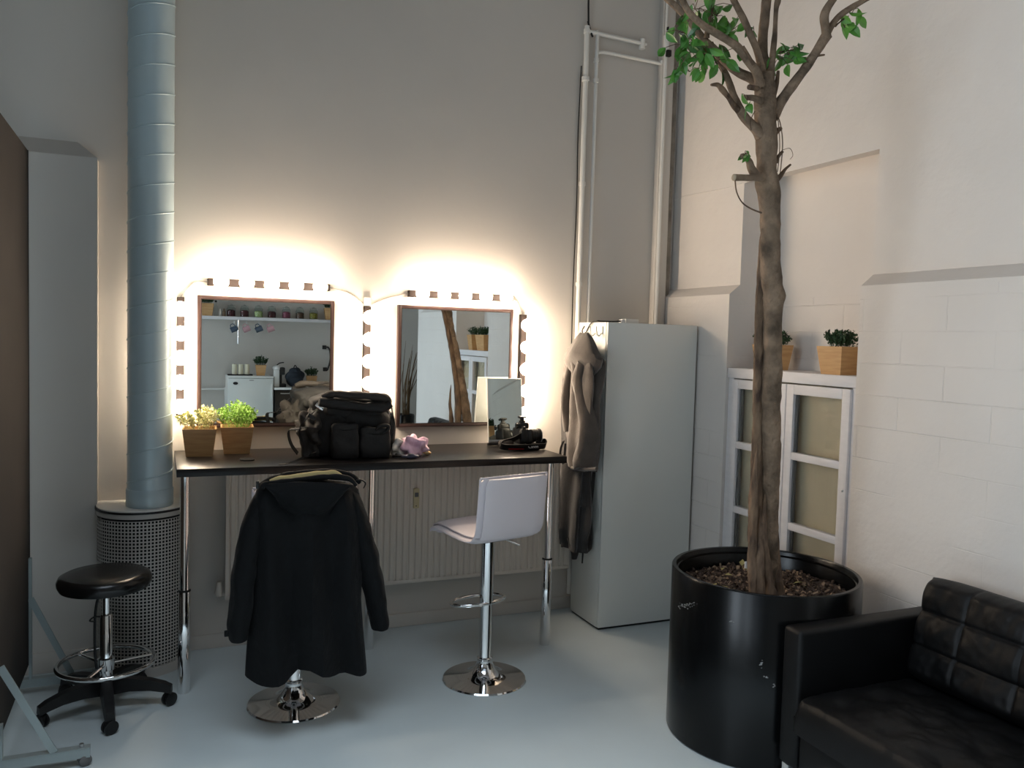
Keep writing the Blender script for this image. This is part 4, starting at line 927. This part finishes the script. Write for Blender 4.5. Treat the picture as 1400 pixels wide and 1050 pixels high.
for b_ in br_: limb('branch', b_, 'bark2' if b_[0][2] > 9 else 'bark', 12, rough=.13)
bm = B(); p = tp(1003.5, 242.5, -.07); ball(bm, p, .0125, 2, (.4, 1, 1)); obj('cut_end', bm, M['cutwood'], tr)
for pts_ in ([(1005, 247, 2), (1007, 262, 2), (1014, 276, 2), (1026, 285, 2.2), (1041, 291, 2.5)], [(1062, 155, 1.6), (1067, 170, 1.5), (1070, 195, 1.4), (1068, 225, 1.3), (1066, 240, 1.2)], [(1064, 165, 1.2), (1066, 200, 1.2), (1063, 235, 1.2)], [(1070, 205, .8), (1080, 203, .8), (1084, 212, .8), (1080, 218, .6)], [(1027, 178, 1.3), (1026, 165, 1.2), (1032, 152, 1.2)]):
    limb('aerial_root', [(x, y, w, -.03) for x, y, w in pts_], 'bark', 6, rough=.05)
# leaves
def big_leaf(bm, p, d, ln, w):
    d = d.normalized(); s = d.cross(V((random.gauss(0, 1), random.gauss(0, 1), random.gauss(0, .5)))).normalized(); n = s.cross(d)
    prof = ((0, 0), (.12, .45), (.3, .9), (.5, 1), (.7, .8), (.88, .35), (1, 0)); md = []; lf = []; rg_ = []
    for t, q in prof:
        c = p+d*ln*t-n*ln*.22*t*t; md.append(bm.verts.new(c)); 
        lf.append(bm.verts.new(c+s*w*q+n*w*q*.35) if 0 < t < 1 else None); rg_.append(bm.verts.new(c-s*w*q+n*w*q*.35) if 0 < t < 1 else None)
    for sd in (lf, rg_):
        for k in range(6): 
            f = [v for v in (md[k], sd[k], sd[k+1], md[k+1]) if v is not None]; bm.faces.new(f)
bm = B(); tw = B()
def spray(px, py, dy, n, spread, ln=.065, droop=.7):
    c = tp(px, py, dy)
    for k in range(n):
        p = c+V((random.gauss(0, spread), random.gauss(0, spread), random.gauss(0, spread*.8)))
        q = p+V((random.gauss(0, .02), random.gauss(0, .02), .02)); 
        tube(tw, [c, (c+p)/2+V((0, 0, .008)), p], .0012, 4)
        big_leaf(bm, p, V((random.gauss(0, .6), random.gauss(0, .6), -droop+random.gauss(0, .3))), ln*random.uniform(.7, 1.15), ln*random.uniform(.2, .27))
for a in ((950, 12, .0, 7, .03), (975, 8, .03, 7, .03), (980, 22, .02, 7, .03), (932, 25, .0, 3, .015), (934, 45, -.05, 5, .025), (938, 62, -.05, 6, .028), (946, 55, -.02, 5, .025), (952, 80, .0, 7, .028), (966, 75, .02, 8, .03), (975, 88, .03, 8, .028), (935, 84, -.05, 6, .025), (943, 98, -.03, 4, .02), (985, 40, .02, 5, .03), (1000, 42, .0, 4, .02), (992, 70, .03, 4, .025), (1020, 136, -.08, 3, .014), (1012, 24, .0, 2, .02), (1030, 40, .0, 2, .02), (1066, 80, .0, 5, .02), (1078, 75, -.01, 7, .022), (1085, 70, -.01, 4, .02), (1092, 72, -.02, 3, .016), (1150, 28, -.1, 3, .018), (1163, 20, -.11, 3, .018), (1155, 38, -.1, 2, .015), (1018, 212, -.07, 7, .010)):
    spray(*a, ln=.028 if a[1] > 200 else .062)
me_ = bpy.data.meshes.new('t'); tw.to_mesh(me_); tw.free()
for p_ in me_.polygons: p_.material_index = 1
bm.from_mesh(me_); o = obj('foliage', bm, [M['leaf'], M['bark']], tr, smooth=False)

# ------------------------------------------------------------------ sofa
sf = thing('leather_sofa', 'black tufted leather sofa with square arms along the right wall', 'sofa', (2.55, 1.2, 0))
def quilt(origin, U, Vv, Nn, w, h, base, bulge, su, sv, nu=60, nv=50, seam_d=.018, but=None, edge=.05, wr=.004):
    """cushion: front face over U x V, thickness along N, seams at su / sv fractions"""
    U = V(U).normalized(); Vv = V(Vv).normalized(); Nn = V(Nn).normalized(); o_ = V(origin)
    bm = B(); gr = []
    for j in range(nv+1):
        row = []
        for i in range(nu+1):
            u, v = i/nu, j/nv; eu = min(u, 1-u)*w; ev = min(v, 1-v)*h
            e_ = (1-max(0, 1-eu/edge)**2.5)*(1-max(0, 1-ev/edge)**2.5)
            d = base*(.45+.55*e_)+bulge*math.sin(PI*u)**.5*math.sin(PI*v)**.5
            for s in su: d -= seam_d*math.exp(-((u-s)*w/.008)**2)+seam_d*.25*math.exp(-((u-s)*w/.03)**2)
            for s in sv: d -= seam_d*math.exp(-((v-s)*h/.008)**2)+seam_d*.9*math.exp(-((v-s)*h/.035)**2)
            if but:
                for (bu, bv) in but: d -= seam_d*1.6*math.exp(-(((u-bu)*w)**2+((v-bv)*h)**2)/.045**2)
            d += wr*noise.noise(V((u*w*14, v*h*14, w*3)))+wr*.5*noise.noise(V((u*w*40, v*h*30, w)))
            uu, vv_ = 2*u-1, 2*v-1; uc = .5+.5*uu*(1-.02*vv_**8); vc = .5+.5*vv_*(1-.05*uu**8)
            row.append(o_+U*(uc*w)+Vv*(vc*h)+Nn*d)
        gr.append(row)
    vv = [[bm.verts.new(p) for p in r] for r in gr]
    for j in range(nv):
        for i in range(nu): bm.faces.new((vv[j][i], vv[j][i+1], vv[j+1][i+1], vv[j+1][i]))
    # sides and back
    loop = [(0, i) for i in range(nu+1)]+[(j, nu) for j in range(1, nv+1)]+[(nv, i) for i in range(nu-1, -1, -1)]+[(j, 0) for j in range(nv-1, 0, -1)]
    bk = {}
    for (j, i) in loop: uu, vv_ = 2*i/nu-1, 2*j/nv-1; bk[(j, i)] = bm.verts.new(o_+U*((.5+.5*uu*(1-.02*vv_**8))*w)+Vv*((.5+.5*vv_*(1-.05*uu**8))*h))
    for a, b in zip(loop, loop[1:]+loop[:1]): bm.faces.new((vv[a[0]][a[1]], vv[b[0]][b[1]], bk[b], bk[a]))
    bm.faces.new([bk[k] for k in loop]); return bm
A0, A1 = 2.303, 2.398; AF = 2.155; SB = 2.90; FA = .25
bm = B(); box(bm, (AF, A0, .10), (SB, A1, .622), .018, seg=3); obj('arm', bm, M['blk_leather'], sf)
bm = B(); box(bm, (AF, FA-.095, .10), (SB, FA, .622), .018, seg=3); obj('arm', bm, M['blk_leather'], sf)
bm = B(); box(bm, (2.79, FA, .10), (SB, A0, .66), .02, seg=3); obj('back_frame', bm, M['blk_leather'], sf)
bm = B(); box(bm, (AF+.01, FA+.002, .10), (2.79, A0-.002, .262), .012); obj('seat_base', bm, M['blk_leather'], sf)
for k in range(3):
    wl = (A0-FA-.004)/3; y1_ = A0-.002-k*wl; y0_ = y1_-wl+.003
    bm = quilt((AF-.04, y0_, .265), (1, 0, 0), (0, 1, 0), (0, 0, 1), .60, y1_-y0_, .125, .012, [], [], 60, 60, .010, but=[(a_, b_) for a_ in (.2, .5, .8) for b_ in (.2, .5, .8)], edge=.03, wr=.005)
    obj('seat_cushion', bm, M['blk_leather'], sf)
    ba = R(14); Un = V((-math.cos(ba), 0, math.sin(ba))); Uv = V((math.sin(ba), 0, math.cos(ba)))
    bm = quilt((2.755, y0_, .375), (0, 1, 0), Uv, Un, y1_-y0_, .405, .115, .02, [.33, .67], [.33, .66], 110, 90, .008, edge=.05, wr=.006)
    obj('back_cushion', bm, M['blk_leather'], sf)
for (x, y) in ((AF+.03, A1-.03), (AF+.03, FA-.06), (SB-.04, A1-.03), (SB-.04, FA-.06)):
    bm = B(); box(bm, (x-.018, y-.018, 0), (x+.018, y+.018, .10), .003); obj('leg', bm, M['chrome'], sf)

# ------------------------------------------------------------------ work stool with castors
sw = onZ(140, 925, .10); sx, sy = -.205, 3.93
ws = thing('work_stool', 'round black swivel work stool with chrome foot ring on five castors', 'stool', (sx, sy, 0))
sz = .570
bm = B(); lathe(bm, [(0, sz-.038), (.15, sz-.038), (.178, sz-.03), (.187, sz-.012), (.188, sz+.004), (.180, sz+.022), (.16, sz+.032), (.1, sz+.036), (0, sz+.037)], (sx-.005, sy, 0), 56); obj('seat', bm, M['vinyl'], ws)
bm = B(); lathe(bm, [(.0145, .2), (.0145, sz-.038)], (sx, sy, 0), 24); obj('gas_rod', bm, M['chrome'], ws)
bm = B(); lathe(bm, [(.0, .10), (.026, .1), (.026, .415), (.022, .42), (0, .42)], (sx, sy, 0), 24); obj('column', bm, M['chrome'], ws)
bm = B(); tube(bm, smooth_path([V((sx-.012, sy-.02, sz-.045)), V((sx-.03, sy-.02, sz-.07)), V((sx-.042, sy-.02, .42)), V((sx-.042, sy-.02, .25)), V((sx-.03, sy-.02, .16))]), .0055, 8); tube(bm, smooth_path([V((sx-.02, sy-.02, .415)), V((sx-.045, sy-.03, .42)), V((sx-.062, sy-.03, .405)), V((sx-.04, sy-.03, .40))]), .0035, 8); obj('lever', bm, M['blk_plastic'], ws)
bm = B(); tube(bm, [V((sx+.192*math.cos(TAU*k/56), sy+.192*math.sin(TAU*k/56), .205)) for k in range(56)], .0105, 10, closed=True); rg = obj('foot_ring', bm, M['chrome'], ws)
for a in (R(10), R(130), R(250)):
    bm = B(); tube(bm, [V((sx+.02*math.cos(a), sy+.02*math.sin(a), .20)), V((sx+.19*math.cos(a), sy+.19*math.sin(a), .205))], .007, 8); obj('spoke', bm, M['chrome'], rg)
bm = B(); lathe(bm, [(.0, .17), (.032, .175), (.034, .20), (.034, .225), (.028, .23)], (sx, sy, 0), 24); obj('ring_hub', bm, M['chrome'], rg)
bm = B(); lathe(bm, [(0, .07), (.042, .072), (.042, .125), (.032, .145), (0, .146)], (sx, sy, 0), 32)
angs = [R(-84+72*k) for k in range(5)]
for a in angs:
    d = V((math.cos(a), math.sin(a), 0)); s = V((-d.y, d.x, 0)); rings = []
    for (r_, w_, zt, zb) in ((.03, .027, .14, .07), (.10, .026, .135, .08), (.18, .024, .122, .078), (.24, .022, .104, .066), (.27, .02, .088, .056)):
        c = V((sx, sy, 0))+d*r_; rings.append([c+s*w_+V((0, 0, zb)), c+s*w_*.8+V((0, 0, zt)), c-s*w_*.8+V((0, 0, zt)), c-s*w_+V((0, 0, zb))])
    loft(bm, rings)
obj('star_base', bm, M['blk_plastic'], ws)
def castor(p, a, m, par, rw=.024):
    ax = Matrix.Rotation(a, 3, 'Z') @ Matrix.Rotation(R(90), 3, 'X'); bm = B()
    for o_ in (-.020, .006): lathe(bm, [(0, 0), (rw*.8, 0), (rw, .003), (rw, .011), (rw*.8, .014), (0, .014)], p+ax @ V((0, 0, o_))+V((0, 0, rw)), 28, ax)
    c = obj('castor', bm, m, par); bm = B(); dd = Matrix.Rotation(a, 3, 'Z') @ V((1, 0, 0))
    sbox(bm, p+V((0, 0, rw+.012)), (.038, .034, .034), 5, 3, rz=a); cyl(bm, p+V((0, 0, rw+.02)), p+V((0, 0, rw+.045)), .006, seg=10); obj('fork', bm, M['blk_plastic'] if m != M['rubber'] else M['steel'], c)
for a in angs: castor(V((sx+.26*math.cos(a), sy+.26*math.sin(a), 0)), a+random.uniform(.5, 2.4), M['blk_plastic'], ws, .029)

# ------------------------------------------------------------------ backdrop board on wheeled frame
bd = thing('rolling_backdrop', 'tall dark backdrop board on a wheeled metal frame at the left', 'backdrop', (-.545, 3.5, 0))
bx = -.532
q1 = onX(38, 205, bx); q2 = onX(38, 895, bx); Yf_ = q1.y
bm = B(); box(bm, (bx-.02, 2.5, .135), (bx, Yf_, q1.z), .002, mtx=None); obj('board', bm, M['board'], bd)
bm = B(); box(bm, (bx-.024, Yf_, .135), (bx+.002, Yf_+.006, q1.z), .001); obj('edge_strip', bm, M['blk_plastic'], bd)
def lbar(bm, a, b, w, t):
    a = V(a); b = V(b); d = (b-a).normalized(); s = V((0, 1, 0)); n = d.cross(s).normalized()
    loft(bm, [[p+s*w/2+n*t/2, p-s*w/2+n*t/2, p-s*w/2-n*t/2, p+s*w/2-n*t/2] for p in (a, b)])
for fy in (3.435, Yf_-.03):
    ex = onZ(118, 1030, .07).x if fy < 3.6 else -.25
    bm = B(); box(bm, (bx-.38, fy-.017, .066), (ex+.01, fy+.017, .072)); box(bm, (bx-.38, fy-.017, .035), (ex+.01, fy-.013, .07)); ft = obj('foot', bm, M['dull_steel'], bd)
    bm = B(); box(bm, (bx+.001, fy-.015, .07), (bx+.012, fy+.015, .62 if fy > 3.6 else .2)); obj('upright', bm, M['dull_steel'], bd)
    bm = B(); tx = onX(0, 935, bx).z if fy < 3.6 else .52; lbar(bm, (bx+.008, fy-.012, .42 if fy < 3.6 else .44), (ex-.11, fy-.012, .072), .006, .026); obj('brace', bm, M['dull_steel'], bd)
    castor(V((ex-.01, fy+.002, 0)), R(20), M['rubber'], bd, .022)
    castor(V((bx-.35, fy+.002, 0)), R(50), M['rubber'], bd, .022)
    bm = B(); cyl(bm, (ex-.02, fy, .07), (ex-.02, fy, .085), .008, seg=8); obj('bolt', bm, M['steel'], bd)

# ------------------------------------------------------------------ kitchen corner seen in the left mirror
KY = -4.0; SY = -3.82
def K(x, y, Y=SY): return seen(x, y, Y)
sh0, sh1 = K(262, 436), K(465, 438); zs = K(350, 434).z
ks = thing('wall_shelf', 'long white shelf of jars seen in the left mirror', 'shelf', (1.5, SY, zs))
bm = B(); box(bm, (sh0.x-.1, KY, zs-.045), (sh1.x+.2, SY+.09, zs), .002); obj('board', bm, M['joinery'], ks)
bm = B()
for x in (sh0.x+.1, sh1.x-.1): box(bm, (x-.01, KY, zs-.15), (x+.01, KY+.02, zs-.045)); box(bm, (x-.01, KY, zs-.06), (x+.01, SY+.05, zs-.045))
obj('bracket', bm, M['gloss_white'], ks)
names = ['candy_red', 'candy_red', 'candy_green', 'candy_red', 'candy_pink', 'candy_brown', 'candy_yellow']
desc = ['first jar from the left, dark red sweets', 'second jar from the left, brown-red sweets', 'third jar from the left, lime green sweets', 'fourth jar from the left, deep red sweets', 'fifth jar from the left, pink sweets', 'sixth jar from the left, brown sweets', 'last jar on the right, yellow-green sweets']
for i, px in enumerate((316, 334.4, 353.4, 371.6, 391.4, 410, 428.6)):
    p = V((K(px, 433).x, SY, zs)); r_ = .062; t = thing('glass_jar', 'glass jar on the mirrored shelf: '+desc[i], 'jar', p, 'sweet jars on the shelf')
    bm = B(); lathe(bm, [(0, 0), (r_, 0), (r_, .12), (r_*.8, .14), (r_*.8, .148), (r_*.77, .148), (r_*.77, .138), (r_*.95, .118), (r_*.95, .004), (0, .004)], p, 28); obj('glass', bm, M['jar'], t)
    bm = B(); lathe(bm, [(0, .005), (r_*.93, .006), (r_*.93, .085), (r_*.5, .1), (0, .1)], p, 20); obj('sweets', bm, M[names[i]], t)
    bm = B(); lathe(bm, [(0, .149), (r_*.82, .149), (r_*.84, .165), (r_*.3, .17), (.012, .185), (0, .187)], p, 24); obj('lid', bm, M['jar'], t)
p = V((K(295, 433).x, SY, zs)); t = thing('glass_bottle', 'slim clear bottle with black stopper standing on the mirrored shelf', 'bottle', p)
bm = B(); lathe(bm, [(0, 0), (.03, 0), (.03, .12), (.012, .16), (.012, .2), (0, .2)], p, 20); obj('glass', bm, M['jar'], t)
bm = B(); lathe(bm, [(0, .2), (.014, .2), (.016, .225), (0, .23)], p, 16); obj('stopper', bm, M['blk_plastic'], t)
for i, px in enumerate((301, 306)):
    p = V((K(px, 433).x, SY+.03*i, zs)); bm = B(); lathe(bm, [(0, 0), (.024, 0), (.024, .07), (.012, .085), (.012, .11), (0, .11)], p, 20)
    tag(obj('spice_bottle', bm, M['chip2' if i else 'gloss_white']), ['small pale bottle beside the slim bottle on the shelf', 'small brown bottle beside the first sweet jar'][i], 'bottle')
g3 = 'bamboo pots in the kitchen corner'
def kp(px, z, Y, label, s=1.): 
    return shrub_pot(V((K(px, 500, Y).x, Y, z)), R(5), label, g3, M['leaf_dark'], fh=.13, n=60, lw=.007, ll=.018, top=.19*s, bot=.14*s, h=.19*s)
kp(283, zs, SY, 'bamboo pot at the left end of the mirrored jar shelf', .95); kp(450, zs, SY, 'bamboo pot at the right end of the mirrored jar shelf', .95)
for i, px in enumerate((320, 337, 354, 370)):
    c = K(px, 450, SY+.03); t = thing('hanging_mug', ['slate blue mug hung first from the left under the shelf', 'rose pink mug beside the metal rod under the shelf', 'slate blue mug hung between two pink mugs', 'rose pink mug hung last on the right under the shelf'][i], 'mug', c, 'mugs hung under the shelf')
    ax = Matrix.Rotation(R(65), 3, 'Y'); bm = B(); lathe(bm, [(0, -.05), (.04, -.05), (.043, .05), (.038, .05), (.036, -.04), (0, -.04)], c, 28, ax); obj('cup', bm, M['mug_pink' if i % 2 else 'mug_blue'], t)
    bm = B(); tube(bm, smooth_path([c+ax @ V((-.04, 0, .03)), c+ax @ V((-.075, 0, .02)), c+ax @ V((-.075, 0, -.02)), c+ax @ V((-.04, 0, -.03))]), .006, 8); obj('handle', bm, M['mug_pink' if i % 2 else 'mug_blue'], t)
    bm = B(); tube(bm, [c+V((-.0, 0, .06)), V((c.x, c.y, zs-.045))], .003, 6); obj('hook', bm, M['steel'], t)
c = K(326, 440, SY+.05); bm = B(); tube(bm, [V((c.x, c.y, zs-.045)), V((c.x, c.y, K(326, 470, SY+.05).z))], .013, 12); tag(obj('hanging_rod', bm, M['chrome']), 'slim chrome rod hanging under the shelf among the mugs', 'rod')
# fridge
FY = -3.42; f0, f1 = K(312, 514, FY), K(374, 514, FY); fz = f0.z
fr_ = thing('small_fridge', 'small white fridge reflected in the left mirror', 'fridge', ((f0.x+f1.x)/2, -3.7, 0))
bm = B(); box(bm, (f0.x, KY+.03, .03), (f1.x, FY-.05, fz-.03), .006); obj('body', bm, M['gloss_white'], fr_)
bm = B(); box(bm, (f0.x-.004, KY+.02, fz-.03), (f1.x+.004, FY, fz), .008); obj('top', bm, M['gloss_white'], fr_)
bm = B(); box(bm, (f0.x, FY-.05, .08), (f1.x, FY-.002, fz-.034), .01); d_ = obj('door', bm, M['lacquer'], fr_)
bm = B(); box(bm, (f1.x-.03, FY-.002, fz-.35), (f1.x-.012, FY+.02, fz-.12), .004); obj('handle', bm, M['gloss_white'], d_)
bm = B(); q = K(322, 524, FY+.002); lathe(bm, [(.02, 0), (.034, 0), (.034, .003), (.02, .003)], q, 24, Matrix.Diagonal((1, 1, .62)) @ Matrix.Rotation(R(-90), 3, 'X')); obj('badge', bm, M['blk_plastic'], d_)
bm = B(); q = K(344, 520, FY); box(bm, (q.x-.03, FY-.002, q.z-.004), (q.x+.03, FY+.002, q.z+.004)); obj('nameplate', bm, M['rubber'], d_)
bm = B(); 
for x in (f0.x+.05, f1.x-.05):
    for y in (KY+.08, FY-.1): cyl(bm, (x, y, 0), (x, y, .03), .018, seg=12)
obj('feet', bm, M['blk_plastic'], fr_)
CYk = FY-.2
t0 = K(311, 512, CYk); t1 = K(345, 512, CYk); bm = B(); box(bm, (t0.x, CYk-.07, fz), (t1.x, CYk+.07, fz+.018), .004); tag(obj('serving_tray', bm, M['blk_plastic']), 'dark tray under the three candles on the fridge', 'tray')
for i, px in enumerate((320.6, 329, 337.8)):
    p = V((K(px, 505, CYk).x, CYk, fz+.018)); bm = B(); lathe(bm, [(0, 0), (.036, 0), (.036, .14), (.03, .145), (0, .143)], p, 24)
    o = obj('candle', bm, M['candle']); tag(o, ['left one of three ivory candles on the mirrored fridge', 'middle one of three ivory candles on the mirrored fridge', 'right one of three ivory candles on the mirrored fridge'][i], 'candle', 'candles on the tray')
    bm = B(); cyl(bm, p+V((0, 0, .14)), p+V((0, 0, .155)), .0015, seg=6); obj('wick', bm, M['cable'], o)
kp(356.5, fz, CYk, 'bamboo pot standing on the small fridge, seen in the left mirror', .82)
# counter
cz_ = K(385, 530, FY).z; c1 = K(470, 530, FY)
bm = B(); box(bm, (f1.x+.01, KY+.001, cz_-.03), (c1.x+.2, FY+.02, cz_), .003); ws_ = obj('worktop', bm, M['gloss_white']); tag(ws_, 'white worktop beside the fridge in the left mirror', 'worktop')
ku = thing('kitchen_cabinet', 'dark kitchen base cabinet under the white worktop', 'cabinet', ((f1.x+c1.x)/2, -3.7, 0))
bm = B(); box(bm, (f1.x+.02, KY+.01, 0), (c1.x+.19, FY-.02, cz_-.03), .002); obj('body', bm, M['blk_plastic'], ku)
wdt = (c1.x+.17-f1.x)/2
for k in range(2):
    bm = B(); box(bm, (f1.x+.025+k*wdt, FY-.02, .08), (f1.x+.015+(k+1)*wdt, FY-.002, cz_-.04), .002); d_ = obj('door', bm, M['table'], ku)
    bm = B(); box(bm, (f1.x+.1+k*wdt, FY-.002, cz_-.09), (f1.x+.25+k*wdt, FY+.015, cz_-.08), .002); obj('handle', bm, M['steel'], d_)
q = K(382, 528, CYk); t = thing('coffee_machine', 'white and black pod coffee machine on the mirrored worktop', 'coffee machine', (q.x, CYk, cz_))
bm = B(); box(bm, (q.x-.09, CYk-.1, cz_), (q.x-.01, CYk+.1, cz_+.26), .02); ball(bm, (q.x-.035, CYk, cz_+.27), .07, 3, (1, 1.2, .7)); obj('body', bm, M['gloss_white'], t)
bm = B(); box(bm, (q.x-.01, CYk-.08, cz_), (q.x+.085, CYk+.1, cz_+.05), .01); box(bm, (q.x-.01, CYk-.06, cz_+.18), (q.x+.07, CYk+.08, cz_+.29), .015); box(bm, (q.x-.01, CYk-.05, cz_), (q.x+.03, CYk+.03, cz_+.2), .01); obj('brewing_head', bm, M['blk_plastic'], t)
bm = B(); tube(bm, smooth_path([V((q.x-.05, CYk, cz_+.31)), V((q.x, CYk, cz_+.35)), V((q.x+.06, CYk, cz_+.36))]), .008, 8); obj('lever', bm, M['blk_plastic'], t)
q = K(404, 528, CYk); t = thing('backpack', 'slumped navy backpack on the worktop beside the coffee machine', 'bag', (q.x, CYk, cz_))
bm = B(); sbox(bm, (q.x, CYk, cz_+.13), (.27, .22, .27), 12, 2.6, .05, 9)
for v in bm.verts: v.co.z = max(cz_+.001, v.co.z)
obj('body', bm, M['navy'], t)
bm = B(); sbox(bm, (q.x-.01, CYk+.03, cz_+.24), (.16, .14, .1), 8, 2.4, .03, 14); obj('lid', bm, M['navy'], t)
bm = B(); sbox(bm, (q.x, CYk+.10, cz_+.09), (.19, .07, .15), 8, 3, .02, 14); obj('front_pocket', bm, M['navy'], t)
bm = B(); tube(bm, smooth_path([V((q.x-.03, CYk, cz_+.28)), V((q.x-.01, CYk, cz_+.32)), V((q.x+.02, CYk, cz_+.28))]), .007, 8); obj('handle', bm, M['strap'], t)
kp(426, cz_, CYk-.13, 'bamboo pot on the worktop right of the backpack', .85)
q = K(449, 475, KY+.03); q2 = K(449, 505, KY+.03); bm = B(); tube(bm, smooth_path([q+V((-.06, 0, .0)), q+V((0, .04, -.01)), (q+q2)/2+V((.02, .05, 0)), q2+V((-.02, .04, 0)), q2+V((-.05, 0, 0))]), .012, 10); box(bm, q-V((.09, .03, .03)), q+V((-.03, .0, .03)), .004); box(bm, q2-V((.08, .03, .03)), q2+V((-.02, 0, .03)), .004)
tag(obj('wall_bracket', bm, M['blk_plastic']), 'dark curved metal bracket on the kitchen wall at the mirror edge', 'bracket')
bm = B(); a = K(270, 532, KY+.05); b = K(309, 532, KY+.05); tube(bm, smooth_path([V((a.x-.3, KY+.05, a.z)), V((b.x-.06, KY+.05, b.z)), V((b.x-.01, KY+.05, b.z-.04)), V((b.x, KY+.05, .02))]), .015, 10); tag(obj('wall_pipe', bm, M['gloss_white']), 'grey white pipe bending down beside the small fridge', 'pipe')

# dried branches in a dark vase, beyond the corner of the right wall
vq = seen(553, 575, -2.2); t = thing('branch_vase', 'dark tall vase of dry branches reflected at the left of the right mirror', 'vase', (vq.x, -2.2, 0))
vz = seen(553, 566, -2.2).z
bm = B(); lathe(bm, [(0, 0), (.12, 0), (.13, .1), (.14, vz-.02), (.13, vz), (.115, vz), (.115, .1), (0, .08)], (vq.x, -2.2, 0), 36); obj('vase', bm, M['tub'], t)
for k in range(11):
    a = random.uniform(0, TAU); l_ = random.uniform(.5, 1.05); b0 = V((vq.x+.06*math.cos(a), -2.2+.06*math.sin(a), vz-.2)); tip = b0+V((random.uniform(-.05, .32), random.uniform(-.15, .15), .2+l_))
    bm = B(); tube(bm, smooth_path([b0, b0.lerp(tip, .5)+V((-.04, 0, .03)), tip]), [.014, .012, .003], 8, flat=.5); obj('branch', bm, M['drygrass'], t)
